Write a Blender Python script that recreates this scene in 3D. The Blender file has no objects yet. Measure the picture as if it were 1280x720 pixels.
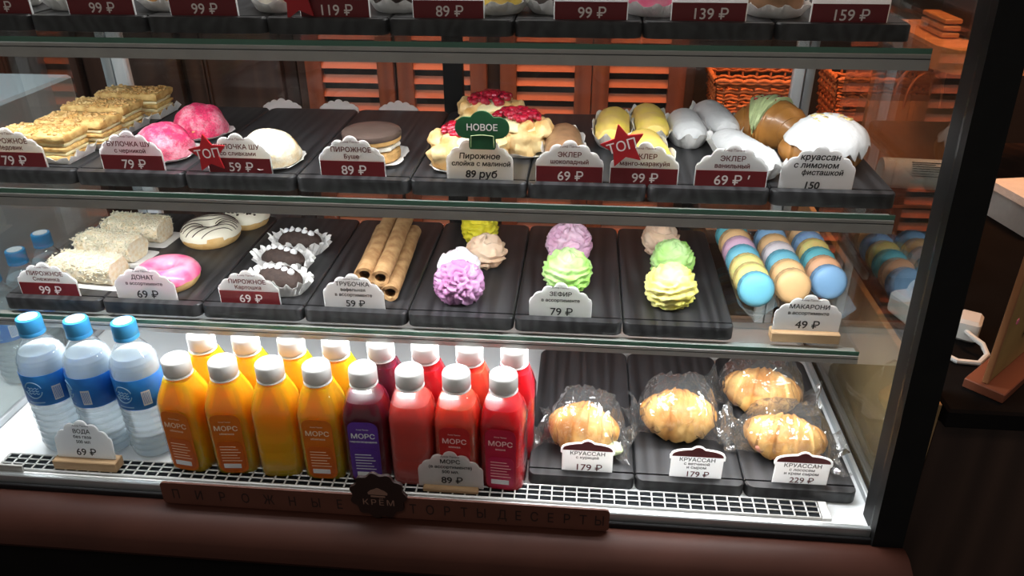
import bpy, math, random
from mathutils import Matrix, Vector, noise, geometry
random.seed(7)
PI = math.pi
S = bpy.context.scene
COL = S.collection

# ------------------------------------------------------------------ camera
cam_d = bpy.data.cameras.new('camera'); cam = bpy.data.objects.new('camera', cam_d); COL.objects.link(cam)
cam_d.sensor_width = 36.0; cam_d.lens = 980.19 / 1280 * 36.0; cam_d.clip_start = 0.02
_r = Vector((0.99571, 0.09239, -0.00469)).normalized()
_f = Vector((-0.0837, 0.8778, -0.4717)).normalized()
_r = (_r - _f * _r.dot(_f)).normalized(); _u = _r.cross(_f)
cam.matrix_world = Matrix(((_r.x, _u.x, -_f.x, 0.0565), (_r.y, _u.y, -_f.y, -0.7868), (_r.z, _u.z, -_f.z, 0.715), (0, 0, 0, 1)))
S.camera = cam

# ------------------------------------------------------------------ world, light, exposure
W = bpy.data.worlds.new('room_dusk'); S.world = W; W.use_nodes = True
W.node_tree.nodes['Background'].inputs[0].default_value = (1.0, 0.93, 0.86, 1)
W.node_tree.nodes['Background'].inputs[1].default_value = 0.12
S.view_settings.view_transform = 'Standard'; S.view_settings.look = 'None'
S.view_settings.exposure = 0.30; S.view_settings.gamma = 1.0; S.view_settings.use_curve_mapping = False
S.cycles.transparent_max_bounces = 40; S.cycles.max_bounces = 10; S.cycles.glossy_bounces = 5
S.cycles.transmission_bounces = 8; S.cycles.sample_clamp_indirect = 4.0; S.cycles.caustics_refractive = False

LED_W = {'lower': 3.4, 'middle': 2.6, 'upper': 2.3, 'canopy': 2.6}
def area(name, loc, size, size_y, power, color, rot=(0, 0, 0), spread=PI):
    l = bpy.data.lights.new(name, 'AREA'); l.shape = 'RECTANGLE'; l.size = size; l.size_y = size_y
    l.energy = power; l.color = color; l.spread = spread
    o = bpy.data.objects.new(name, l); COL.objects.link(o); o.location = loc; o.rotation_euler = rot
    return o
# warm ceiling lamps over the back counter and an added fill behind the camera
area('warm_lamp_back', (0.1, 0.72, 1.75), 1.6, 0.25, 7.0, (1.0, 0.38, 0.13), (math.radians(14), 0, 0), math.radians(62))
area('warm_lamp_counter', (0.95, 0.50, 1.6), 0.4, 0.3, 12, (1.0, 0.42, 0.16), (math.radians(18), 0, 0))
area('neighbour_lamp', (-1.3, 0.25, 1.5), 0.5, 0.5, 13, (0.93, 0.97, 1.0))
area('room_fill', (-0.3, -1.5, 2.5), 1.6, 1.0, 21, (1.0, 0.9, 0.8), (math.radians(-35), math.radians(-15), 0))  # unseen fill, added to brighten the bottle and card fronts

# ------------------------------------------------------------------ materials
def mat(name, color, rough=0.5, metal=0.0, noise_amt=0.0, noise_scale=60.0, bump=0.0, bump_scale=120.0, spec=0.5,
        sss=0.0, sss_r=(1, .4, .2), sss_scale=0.01, coat=0.0, trans=0.0, ior=1.45, dark=None, emit=None, emit_s=0.0):
    m = bpy.data.materials.new(name); m.use_nodes = True
    nt = m.node_tree; b = nt.nodes['Principled BSDF']
    c = (*color, 1)
    b.inputs['Base Color'].default_value = c
    b.inputs['Roughness'].default_value = rough; b.inputs['Metallic'].default_value = metal
    b.inputs['Specular IOR Level'].default_value = spec; b.inputs['IOR'].default_value = ior
    b.inputs['Transmission Weight'].default_value = trans; b.inputs['Coat Weight'].default_value = coat
    b.inputs['Coat Roughness'].default_value = 0.06
    if sss:
        b.inputs['Subsurface Weight'].default_value = sss; b.inputs['Subsurface Radius'].default_value = sss_r
        b.inputs['Subsurface Scale'].default_value = sss_scale
    if emit:
        b.inputs['Emission Color'].default_value = (*emit, 1); b.inputs['Emission Strength'].default_value = emit_s
    tc = nt.nodes.new('ShaderNodeTexCoord')
    if noise_amt:
        n = nt.nodes.new('ShaderNodeTexNoise'); n.inputs['Scale'].default_value = noise_scale; n.inputs['Detail'].default_value = 4
        nt.links.new(tc.outputs['Object'], n.inputs['Vector'])
        r = nt.nodes.new('ShaderNodeValToRGB')
        d = dark or tuple(x * (1 - noise_amt) for x in color)
        r.color_ramp.elements[0].position = 0.35; r.color_ramp.elements[1].position = 0.65
        r.color_ramp.elements[0].color = (*d, 1); r.color_ramp.elements[1].color = c
        nt.links.new(n.outputs['Fac'], r.inputs[0]); nt.links.new(r.outputs[0], b.inputs['Base Color'])
    if bump:
        n2 = nt.nodes.new('ShaderNodeTexNoise'); n2.inputs['Scale'].default_value = bump_scale; n2.inputs['Detail'].default_value = 5
        nt.links.new(tc.outputs['Object'], n2.inputs['Vector'])
        bp = nt.nodes.new('ShaderNodeBump'); bp.inputs['Strength'].default_value = bump; bp.inputs['Distance'].default_value = 0.002
        nt.links.new(n2.outputs['Fac'], bp.inputs['Height']); nt.links.new(bp.outputs[0], b.inputs['Normal'])
    return m

def wood(name, c1, c2, axis='Y', scale=26, rough=0.5, bump=0.25, stretch=0.06, spec=0.5):
    m = bpy.data.materials.new(name); m.use_nodes = True
    nt = m.node_tree; b = nt.nodes['Principled BSDF']; b.inputs['Roughness'].default_value = rough
    b.inputs['Specular IOR Level'].default_value = spec
    tc = nt.nodes.new('ShaderNodeTexCoord'); mp = nt.nodes.new('ShaderNodeMapping')
    sc = {'X': (stretch, 1, 1), 'Y': (1, stretch, 1), 'Z': (1, 1, stretch)}[axis]
    mp.inputs['Scale'].default_value = sc
    oi = nt.nodes.new('ShaderNodeObjectInfo'); vm = nt.nodes.new('ShaderNodeVectorMath'); vm.operation = 'MULTIPLY_ADD'
    cx = nt.nodes.new('ShaderNodeCombineXYZ')
    for k in range(3): nt.links.new(oi.outputs['Random'], cx.inputs[k])
    vm.inputs[1].default_value = (3, 7, 5)
    nt.links.new(cx.outputs[0], vm.inputs[0]); nt.links.new(tc.outputs['Object'], vm.inputs[2])
    nt.links.new(vm.outputs[0], mp.inputs['Vector'])
    n = nt.nodes.new('ShaderNodeTexNoise'); n.inputs['Scale'].default_value = scale; n.inputs['Detail'].default_value = 6
    n.inputs['Distortion'].default_value = 1.4
    nt.links.new(mp.outputs[0], n.inputs['Vector'])
    wv = nt.nodes.new('ShaderNodeTexWave'); wv.inputs['Scale'].default_value = scale * 0.5; wv.inputs['Distortion'].default_value = 14
    wv.inputs['Detail'].default_value = 3; wv.bands_direction = 'X' if axis != 'X' else 'Y'
    nt.links.new(mp.outputs[0], wv.inputs['Vector'])
    mx = nt.nodes.new('ShaderNodeMath'); mx.operation = 'MULTIPLY_ADD'; mx.inputs[1].default_value = 0.7
    nt.links.new(n.outputs['Fac'], mx.inputs[0])
    hf = nt.nodes.new('ShaderNodeMath'); hf.operation = 'MULTIPLY'; hf.inputs[1].default_value = 0.3
    nt.links.new(wv.outputs['Fac'], hf.inputs[0]); nt.links.new(hf.outputs[0], mx.inputs[2])
    r = nt.nodes.new('ShaderNodeValToRGB'); r.color_ramp.elements[0].position = 0.25; r.color_ramp.elements[1].position = 0.75
    r.color_ramp.elements[0].color = (*c1, 1); r.color_ramp.elements[1].color = (*c2, 1)
    nt.links.new(mx.outputs[0], r.inputs[0]); nt.links.new(r.outputs[0], b.inputs['Base Color'])
    bp = nt.nodes.new('ShaderNodeBump'); bp.inputs['Strength'].default_value = bump; bp.inputs['Distance'].default_value = 0.001
    nt.links.new(mx.outputs[0], bp.inputs['Height']); nt.links.new(bp.outputs[0], b.inputs['Normal'])
    return m

def glass(name, tint=(0.93, 0.96, 0.95), ior=1.45, rough=0.0, bump=0.0, bscale=90, haze=0.0, gain=1.0, hazecol=(.8, .85, .85)):
    m = bpy.data.materials.new(name); m.use_nodes = True
    nt = m.node_tree; nt.nodes.remove(nt.nodes['Principled BSDF']); out = nt.nodes['Material Output']
    t = nt.nodes.new('ShaderNodeBsdfTransparent'); t.inputs[0].default_value = (*tint, 1)
    g = nt.nodes.new('ShaderNodeBsdfGlossy'); g.inputs['Roughness'].default_value = rough
    fr = nt.nodes.new('ShaderNodeFresnel'); fr.inputs['IOR'].default_value = ior
    ge = nt.nodes.new('ShaderNodeNewGeometry'); mi = nt.nodes.new('ShaderNodeMapRange')     # same reflectance on the way out as on the way in
    mi.inputs['To Min'].default_value = ior; mi.inputs['To Max'].default_value = 1.0 / ior
    nt.links.new(ge.outputs['Backfacing'], mi.inputs['Value']); nt.links.new(mi.outputs[0], fr.inputs['IOR'])
    ml = nt.nodes.new('ShaderNodeMath'); ml.operation = 'MULTIPLY'; ml.inputs[1].default_value = gain; ml.use_clamp = True
    nt.links.new(fr.outputs[0], ml.inputs[0])
    x = nt.nodes.new('ShaderNodeMixShader')
    nt.links.new(ml.outputs[0], x.inputs[0]); nt.links.new(t.outputs[0], x.inputs[1]); nt.links.new(g.outputs[0], x.inputs[2])
    if bump:
        tc = nt.nodes.new('ShaderNodeTexCoord'); n = nt.nodes.new('ShaderNodeTexNoise'); n.inputs['Scale'].default_value = bscale
        n.inputs['Detail'].default_value = 3; n.inputs['Distortion'].default_value = 1.0
        nt.links.new(tc.outputs['Object'], n.inputs['Vector'])
        bp = nt.nodes.new('ShaderNodeBump'); bp.inputs['Strength'].default_value = bump; bp.inputs['Distance'].default_value = 0.004
        nt.links.new(n.outputs['Fac'], bp.inputs['Height']); nt.links.new(bp.outputs[0], g.inputs['Normal']); nt.links.new(bp.outputs[0], fr.inputs['Normal'])
    last = x
    if haze:
        d = nt.nodes.new('ShaderNodeBsdfDiffuse'); d.inputs[0].default_value = (*hazecol, 1)
        x2 = nt.nodes.new('ShaderNodeMixShader'); x2.inputs[0].default_value = haze
        nt.links.new(x.outputs[0], x2.inputs[1]); nt.links.new(d.outputs[0], x2.inputs[2]); last = x2
    nt.links.new(last.outputs[0], out.inputs[0])
    return m

M = {}
M['tray'] = wood('black_stained_wood', (0.010, 0.010, 0.011), (0.038, 0.038, 0.041), 'Y', 34, 0.42, 0.16, 0.07)
M['glass'] = glass('clear_pane', (0.955, 0.97, 0.965), 1.45)
M['end_glass'] = glass('end_pane', (0.84, 0.87, 0.86), 1.5, gain=1.9)
M['front_glass'] = glass('front_pane', (0.985, 0.99, 0.985), 1.18)
M['edge'] = mat('green_glass_edge', (0.10, 0.23, 0.17), 0.15, trans=0.3)
M['alu'] = mat('brushed_aluminium', (0.40, 0.39, 0.37), 0.45, 0.25, 0.1, 30)
M['alu_dark'] = mat('dark_channel', (0.03, 0.03, 0.03), 0.5)
M['led'] = mat('led_diffuser', (1, 1, 1), 0.4, emit=(1, 0.97, 0.92), emit_s=3.0)
M['white_metal'] = mat('white_enamel', (0.72, 0.75, 0.77), 0.3, 0, 0.06, 15)
M['white_plastic'] = mat('white_plastic', (0.78, 0.78, 0.77), 0.4, 0, 0.03, 20)
M['hole'] = mat('grille_shade', (0.006, 0.008, 0.010), 0.6, spec=0.1)  # near-black colour carries the shade of the grille openings
M['black'] = mat('black_enamel', (0.006, 0.006, 0.006), 0.55, 0, 0.2, 40, spec=0.2)
M['silver'] = mat('satin_silver', (0.55, 0.58, 0.6), 0.35, 0.7, 0.08, 25)
M['gasket'] = mat('black_gasket', (0.01, 0.01, 0.012), 0.6)
M['mould'] = mat('maroon_moulding', (0.052, 0.017, 0.011), 0.5, 0, 0.25, 7, 0.06, 40, spec=0.2)
M['signbrown'] = mat('brown_board', (0.105, 0.035, 0.022), 0.55, 0, 0.15, 20)
M['badge'] = mat('dark_badge', (0.022, 0.008, 0.006), 0.5, 0, 0.2, 30)
M['badge_ink'] = mat('badge_ink', (0.22, 0.12, 0.09), 0.6)
M['ink_dark'] = mat('dark_letters', (0.02, 0.008, 0.006), 0.6)
M['matte'] = mat('matte_black', (0.007, 0.006, 0.006), 0.85, 0, 0.2, 20, spec=0.08)
M['card'] = mat('card_plastic', (0.74, 0.75, 0.76), 0.4, 0, 0.03, 30, sss=1.0, sss_r=(1, 1, 1), sss_scale=0.014)
M['maroon'] = mat('maroon_print', (0.16, 0.010, 0.014), 0.4, 0, 0.1, 30)
M['ink'] = mat('black_ink', (0.02, 0.02, 0.022), 0.6)
M['ink_maroon'] = mat('maroon_ink', (0.10, 0.012, 0.016), 0.6)
M['ink_pale'] = mat('pale_ink', (0.80, 0.72, 0.70), 0.6)
M['star'] = mat('red_star', (0.42, 0.012, 0.018), 0.4, 0, 0.1, 40)
M['green_tag'] = mat('green_tag', (0.012, 0.085, 0.03), 0.5, 0, 0.2, 60)
M['blockwood'] = wood('pale_block_wood', (0.33, 0.20, 0.10), (0.50, 0.33, 0.18), 'X', 40, 0.6, 0.2)
M['paper'] = mat('greaseproof_paper', (0.80, 0.79, 0.77), 0.6, 0, 0.06, 60, 0.5, 160, sss=0.15, sss_r=(1, 1, 1), sss_scale=0.004)
M['crust'] = mat('golden_crust', (0.66, 0.40, 0.13), 0.6, 0, 0.4, 70, 0.7, 140, dark=(0.40, 0.19, 0.045))
M['pastry'] = mat('puff_pastry', (0.74, 0.52, 0.20), 0.6, 0, 0.3, 90, 0.8, 190, dark=(0.50, 0.28, 0.08))
M['pastry_pale'] = mat('pale_puff_pastry', (0.80, 0.62, 0.32), 0.55, 0, 0.3, 38, 1.0, 100, dark=(0.58, 0.31, 0.09))
M['custard'] = mat('custard_cream', (0.83, 0.72, 0.42), 0.5, 0, 0.15, 60, 0.4, 90, sss=0.3, sss_r=(1, .8, .5), sss_scale=0.005)
M['cream'] = mat('white_cream', (0.86, 0.82, 0.72), 0.5, 0, 0.08, 60, 0.4, 90, sss=0.3, sss_r=(1, .9, .8), sss_scale=0.005)
M['sugar'] = mat('sugar_white', (0.86, 0.80, 0.66), 0.65, 0, 0.2, 150, 0.8, 260, dark=(0.78, 0.62, 0.38))
M['icing'] = mat('white_icing', (0.66, 0.67, 0.68), 0.38, 0, 0.06, 40, 0.9, 70, sss=0.25, sss_r=(1, 1, 1), sss_scale=0.004)
M['yellow_icing'] = mat('yellow_icing', (0.86, 0.66, 0.11), 0.35, 0, 0.25, 35, 0.5, 80, dark=(0.80, 0.56, 0.18))
M['choc_icing'] = mat('milk_choc_icing', (0.30, 0.165, 0.085), 0.4, 0, 0.3, 60, 0.5, 90)
M['choc_glaze'] = mat('dark_choc_glaze', (0.085, 0.058, 0.048), 0.33, 0, 0.15, 25, 0.1, 60)
M['cocoa'] = mat('dark_cocoa', (0.045, 0.026, 0.02), 0.75, 0, 0.4, 130, 0.8, 220)
M['sponge'] = mat('biscuit_sponge', (0.58, 0.34, 0.12), 0.7, 0, 0.3, 120, 0.6, 200)
M['rasp'] = mat('raspberry_jam', (0.44, 0.008, 0.03), 0.18, 0, 0.55, 130, 0.8, 200, coat=0.6, sss=0.15, sss_r=(1, .1, .1), sss_scale=0.004)
M['pist'] = mat('pistachio_cream', (0.46, 0.55, 0.27), 0.45, 0, 0.2, 80, 0.5, 120)
M['nut'] = mat('candied_flakes', (0.78, 0.60, 0.24), 0.5, 0, 0.3, 100)
M['coco'] = mat('coconut_flakes', (0.86, 0.80, 0.60), 0.6, 0, 0.2, 90, sss=0.2, sss_r=(1, .9, .7), sss_scale=0.003)
M['donut'] = mat('fried_dough', (0.72, 0.48, 0.20), 0.6, 0, 0.3, 60, 0.3, 90, dark=(0.62, 0.36, 0.12))
M['pink_icing'] = mat('pink_icing', (0.84, 0.10, 0.26), 0.3, 0, 0.3, 45, 0.4, 70, dark=(0.90, 0.34, 0.46), coat=0.3)
M['vanilla_icing'] = mat('vanilla_icing', (0.84, 0.79, 0.64), 0.35, 0, 0.06, 30, 0.3, 60)
M['wafer'] = mat('wafer_roll', (0.46, 0.28, 0.13), 0.65, 0, 0.4, 70, 0.8, 110, dark=(0.28, 0.14, 0.055))
M['dark_void'] = mat('dark_filling', (0.05, 0.022, 0.012), 0.7)
# cracked pink craquelin
def crackle(name, c, crack, scale):
    m = mat(name, c, 0.55, bump=0.5, bump_scale=160); nt = m.node_tree; b = nt.nodes['Principled BSDF']
    tc = nt.nodes.new('ShaderNodeTexCoord'); n = nt.nodes.new('ShaderNodeTexNoise'); n.inputs['Scale'].default_value = 70
    n.inputs['Detail'].default_value = 4
    ad = nt.nodes.new('ShaderNodeMixRGB'); ad.inputs[0].default_value = 0.025
    nt.links.new(tc.outputs['Object'], n.inputs['Vector']); nt.links.new(tc.outputs['Object'], ad.inputs[1]); nt.links.new(n.outputs['Color'], ad.inputs[2])
    v = nt.nodes.new('ShaderNodeTexVoronoi'); v.feature = 'DISTANCE_TO_EDGE'; v.inputs['Scale'].default_value = scale
    nt.links.new(ad.outputs[0], v.inputs['Vector'])
    r = nt.nodes.new('ShaderNodeValToRGB'); r.color_ramp.elements[0].position = 0.0; r.color_ramp.elements[1].position = 0.12
    r.color_ramp.elements[0].color = (*crack, 1); r.color_ramp.elements[1].color = (*c, 1)
    nt.links.new(v.outputs['Distance'], r.inputs[0])
    # dusting of sugar in loose patches
    n2 = nt.nodes.new('ShaderNodeTexNoise'); n2.inputs['Scale'].default_value = 42; n2.inputs['Detail'].default_value = 8; n2.inputs['Roughness'].default_value = 0.75
    nt.links.new(tc.outputs['Object'], n2.inputs['Vector'])
    r2 = nt.nodes.new('ShaderNodeValToRGB'); r2.color_ramp.elements[0].position = 0.46; r2.color_ramp.elements[1].position = 0.70
    r2.color_ramp.elements[0].color = (0, 0, 0, 1); r2.color_ramp.elements[1].color = (0.75, 0.75, 0.75, 1)
    nt.links.new(n2.outputs['Fac'], r2.inputs[0])
    mx = nt.nodes.new('ShaderNodeMixRGB'); nt.links.new(r2.outputs[0], mx.inputs[0]); nt.links.new(r.outputs[0], mx.inputs[1]); mx.inputs[2].default_value = (0.85, 0.55, 0.62, 1)
    nt.links.new(mx.outputs[0], b.inputs['Base Color'])
    return m
M['craq'] = crackle('pink_craquelin', (0.66, 0.03, 0.12), (0.40, 0.02, 0.07), 150)
M['film'] = glass('cellophane', (0.985, 0.985, 0.985), 1.5, 0.06, 1.0, 38, 0.02, 2.2, (0.9, 0.92, 0.92))
M['acrylic'] = glass('clear_acrylic', (0.93, 0.95, 0.95), 1.49, 0.02, haze=0.03)
M['pet'] = glass('pet_shell', (0.985, 0.99, 0.99), 1.5, 0.04, 0.10, 50, gain=1.8)
M['water'] = glass('water_bottle', (0.95, 0.965, 0.97), 1.5, 0.05, 0.3, 60, 0.10, 2.2, (0.80, 0.88, 0.93))
M['water_body'] = glass('still_water', (0.93, 0.96, 0.98), 1.33, 0.08, 0.4, 70, 0.50, 1.0, (0.66, 0.76, 0.82))
M['blue_cap'] = mat('blue_cap', (0.055, 0.36, 0.72), 0.35, sss=0.2, sss_r=(.3, .6, 1), sss_scale=0.004)
M['blue_label'] = mat('blue_label', (0.012, 0.13, 0.55), 0.35, 0, 0.55, 22, dark=(0.03, 0.26, 0.74))
M['label_white'] = mat('label_white', (0.78, 0.82, 0.86), 0.5)
M['label_cyan'] = mat('label_cyan', (0.35, 0.62, 0.85), 0.5)
M['cap_white'] = mat('white_cap', (0.85, 0.85, 0.84), 0.4, sss=0.2, sss_r=(1, 1, 1), sss_scale=0.004)
def juice(n, c, r): return mat(n, c, 0.3, 0, 0.10, 14, sss=1.0, sss_r=r, sss_scale=0.07, coat=0.3)
M['juice_orange'] = juice('orange_juice', (0.98, 0.49, 0.014), (1, .55, .06))
M['juice_plum'] = juice('plum_juice', (0.13, 0.008, 0.028), (1, .15, .2))
M['juice_pink'] = juice('pink_juice', (0.66, 0.10, 0.085), (1, .25, .2))
M['juice_coral'] = juice('coral_juice', (0.76, 0.095, 0.05), (1, .25, .15))
M['juice_red'] = juice('red_juice', (0.50, 0.008, 0.02), (1, .12, .12))
M['lab_orange'] = mat('orange_label', (0.70, 0.17, 0.010), 0.4, 0, 0.15, 60)
M['lab_purple'] = mat('purple_label', (0.13, 0.045, 0.36), 0.4, 0, 0.25, 60)
M['lab_red'] = mat('red_label', (0.52, 0.02, 0.02), 0.4, 0, 0.15, 60)
M['lab_crimson'] = mat('crimson_label', (0.50, 0.012, 0.05), 0.4, 0, 0.15, 60)
M['ink_orange'] = mat('cream_print', (0.92, 0.72, 0.52), 0.5)
M['ink_rose'] = mat('rose_print', (0.9, 0.55, 0.55), 0.5)
# ------------------------------------------------------------------ mesh helpers
class MB:
    def __init__(s): s.v = []; s.f = []
    def add(s, vs, fs):
        o = len(s.v); s.v += [tuple(v) for v in vs]; s.f += [tuple(i + o for i in f) for f in fs]; return s
    def loft(s, rings, cap0=True, cap1=True, closed=True):
        n = len(rings[0]); vs = [p for r in rings for p in r]; fs = []
        for k in range(len(rings) - 1):
            for i in range(n if closed else n - 1):
                j = (i + 1) % n
                fs.append((k * n + i, k * n + j, (k + 1) * n + j, (k + 1) * n + i))
        if cap0: fs.append(tuple(reversed(range(n))))
        if cap1: fs.append(tuple((len(rings) - 1) * n + i for i in range(n)))
        return s.add(vs, fs)
    def box(s, x0, x1, y0, y1, z0, z1, b=0.0):
        if b <= 0:
            o = [(x0, y0), (x1, y0), (x1, y1), (x0, y1)]
            return s.loft([[(x, y, z0) for x, y in o], [(x, y, z1) for x, y in o]])
        cx, cy, w, d = (x0 + x1) / 2, (y0 + y1) / 2, x1 - x0, y1 - y0
        return s.rr(cx, cy, w, d, [(b, z0), (0, z0 + b), (0, z1 - b), (b, z1)], b * 1.2, 3)
    def rr(s, cx, cy, w, d, prof, r, n=5):
        rings = []
        for ins, z in prof:
            rings.append([(cx + x, cy + y, z) for x, y in rrect(w - 2 * ins, d - 2 * ins, max(r - ins, 0.0004), n)])
        return s.loft(rings)
    def lathe(s, prof, n=24, cx=0, cy=0, fn=None):
        rings = []
        for r, z in prof:
            rr = []
            for i in range(n):
                a = 2 * PI * i / n; q = r * (fn(a, z) if fn else 1)
                rr.append((cx + q * math.cos(a), cy + q * math.sin(a), z))
            rings.append(rr)
        return s.loft(rings)
    def tube(s, pts, r, n=6, cap=True):
        pts = [Vector(p) for p in pts]; rings = []
        up = Vector((0, 0, 1))
        for i, p in enumerate(pts):
            t = (pts[min(i + 1, len(pts) - 1)] - pts[max(i - 1, 0)]).normalized()
            u = t.cross(up)
            if u.length < 1e-3: u = t.cross(Vector((1, 0, 0)))
            u.normalize(); w = u.cross(t)
            rad = r[i] if isinstance(r, (list, tuple)) else r
            rings.append([tuple(p + (u * math.cos(2 * PI * k / n) + w * math.sin(2 * PI * k / n)) * rad) for k in range(n)])
        return s.loft(rings, cap, cap)
    def prism(s, outline, y0, y1):          # outline in x,z ; thickness along y
        return s.loft([[(x, y0, z) for x, z in outline], [(x, y1, z) for x, z in outline]])
    def mesh(s, name, sharp=38):
        me = bpy.data.meshes.new(name); me.from_pydata(s.v, [], s.f); me.update()
        import bmesh
        bm = bmesh.new(); bm.from_mesh(me); bmesh.ops.recalc_face_normals(bm, faces=bm.faces); bm.to_mesh(me); bm.free()
        me.polygons.foreach_set('use_smooth', [True] * len(me.polygons))
        if sharp: me.set_sharp_from_angle(angle=math.radians(sharp))
        return me
    def build(s, name, m, parent=None, loc=(0, 0, 0), rot=(0, 0, 0), sharp=38, label=None, kind=None):
        me = s.mesh(name, sharp); me.materials.append(M[m] if isinstance(m, str) else m)
        return put(name, me, parent, loc, rot, label, kind)
def put(name, me, parent=None, loc=(0, 0, 0), rot=(0, 0, 0), label=None, kind=None):
    o = bpy.data.objects.new(name, me); COL.objects.link(o); o.location = loc; o.rotation_euler = rot
    if parent: o.parent = parent
    if label: o['label'] = label
    if kind: o['kind'] = kind
    return o
def rrect(w, d, r, n=5):
    pts = []
    for cx, cy, a0 in ((w / 2 - r, d / 2 - r, 0), (-w / 2 + r, d / 2 - r, 90), (-w / 2 + r, -d / 2 + r, 180), (w / 2 - r, -d / 2 + r, 270)):
        for k in range(n):
            a = math.radians(a0 + 90 * k / (n - 1)); pts.append((cx + r * math.cos(a), cy + r * math.sin(a)))
    return pts
def thing(name, label, cat, loc=(0, 0, 0), rz=0, group=None):
    o = bpy.data.objects.new(name, None); COL.objects.link(o); o.empty_display_size = 0.02
    o.location = loc; o.rotation_euler = (0, 0, rz); o['label'] = label; o['category'] = cat
    if group: o['group'] = group
    return o
def tag(o, label, cat, group=None):
    o['label'] = label; o['category'] = cat
    if group: o['group'] = group
    return o
def dup(root, loc, rz=0, label=None, scale=None):
    def cp(o, par):
        c = o.copy(); COL.objects.link(c)
        if par: c.parent = par
        for ch in list(o.children): cp(ch, c)
        return c
    r = cp(root, None); r.location = loc; r.rotation_euler = (0, 0, rz)
    if scale: r.scale = scale
    if label: r['label'] = label
    return r
_fonts = {}; _glyph = {}
def _text_mesh(s, bold, shear, space, name):
    # outlines of the font are filled contour by contour, so letters with overlapping strokes stay whole
    c = bpy.data.curves.new(name, 'FONT'); c.body = s; c.size = 1.0; c.align_x = 'CENTER'; c.shear = shear; c.space_character = space
    tmp = bpy.data.objects.new(name, c); COL.objects.link(tmp)
    dg = bpy.context.evaluated_depsgraph_get(); cu = tmp.evaluated_get(dg).to_curve(dg)
    loops = []
    for sp in cu.splines:
        pts = []
        bp = sp.bezier_points; n = len(bp)
        for i in range(n):
            p, q = bp[i], bp[(i + 1) % n]
            lin = (p.handle_right - p.co).length < 1e-5 and (q.handle_left - q.co).length < 1e-5
            seg = geometry.interpolate_bezier(p.co, p.handle_right, q.handle_left, q.co, 2 if lin else 6)
            pts += [(v.x, v.y) for v in seg[:-1]]
        cl = []
        for v in pts:
            if not cl or math.hypot(v[0] - cl[-1][0], v[1] - cl[-1][1]) > 1e-4: cl.append(v)
        if len(cl) > 2 and math.hypot(cl[0][0] - cl[-1][0], cl[0][1] - cl[-1][1]) < 1e-4: cl.pop()
        if len(cl) > 2: loops.append(cl)
    tmp.evaluated_get(dg).to_curve_clear(); bpy.data.objects.remove(tmp)
    def area_(l): return sum(l[i - 1][0] * l[i][1] - l[i][0] * l[i - 1][1] for i in range(len(l))) / 2
    # loops that overlap in a box belong to one letter
    boxes = [(min(p[0] for p in l), max(p[0] for p in l), min(p[1] for p in l), max(p[1] for p in l)) for l in loops]
    grp = list(range(len(loops)))
    for i in range(len(loops)):
        for j in range(i):
            A, B_ = boxes[i], boxes[j]
            if A[0] < B_[1] and B_[0] < A[1] and A[2] < B_[3] and B_[2] < A[3]:
                gi, gj = grp[i], grp[j]; grp = [gj if g_ == gi else g_ for g_ in grp]
    vs, fs = [], []
    for g_ in set(grp):
        ls = [l for l, k in zip(loops, grp) if k == g_]
        sg = 1 if area_(max(ls, key=lambda l: abs(area_(l)))) > 0 else -1
        def fat(l):
            out = []; n = len(l)
            for i in range(n):
                a_, b_, d_ = Vector(l[i - 1]), Vector(l[i]), Vector(l[(i + 1) % n])
                t = (b_ - a_).normalized() + (d_ - b_).normalized()
                if t.length < 1e-6: out.append(l[i]); continue
                t.normalize(); out.append((b_.x + t.y * sg * bold, b_.y - t.x * sg * bold))
            return out
        ls = [fat(l) for l in ls]
        co, ed = [], []
        for l in ls:
            o = len(co); co += [Vector(p) for p in l]; ed += [(o + i, o + (i + 1) % len(l)) for i in range(len(l))]
        V, _, F = geometry.delaunay_2d_cdt(co, ed, [], 0, 1e-5)[:3]
        base = len(vs); vs += [(v.x, v.y, 0) for v in V]
        for f_ in F:
            cx, cy = sum(V[k].x for k in f_) / 3, sum(V[k].y for k in f_) / 3; wn = 0
            for l in ls:
                for i in range(len(l)):
                    x0, y0 = l[i - 1]; x1, y1 = l[i]
                    if (y0 > cy) != (y1 > cy) and cx < (x1 - x0) * (cy - y0) / (y1 - y0) + x0: wn += 1 if y1 > y0 else -1
            if wn: fs.append(tuple(base + k for k in f_))
    me = bpy.data.meshes.new(name); me.from_pydata(vs, [], fs); me.update(); return me
def text(parent, s, size, loc, m, bold=0.0, shear=0.0, rot=(PI / 2, 0, 0), name='lettering', sx=1.0, space=1.0, extrude=0.0):
    bold = min(bold, size * .028)
    key = (s, size, m, bold, shear, space)
    if key not in _fonts:
        me = _text_mesh(s, bold / size, shear, space, name); me.transform(Matrix.Scale(size, 4)); me.materials.append(M[m]); _fonts[key] = me
    o = bpy.data.objects.new(name, _fonts[key]); COL.objects.link(o); o.parent = parent; o.location = loc; o.rotation_euler = rot
    o.scale = (sx, 1, 1)
    return o
def nz(p, f=1.0, seed=0.0): return noise.noise(Vector((p[0] * f + seed, p[1] * f + seed * 1.7, p[2] * f - seed)))

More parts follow.
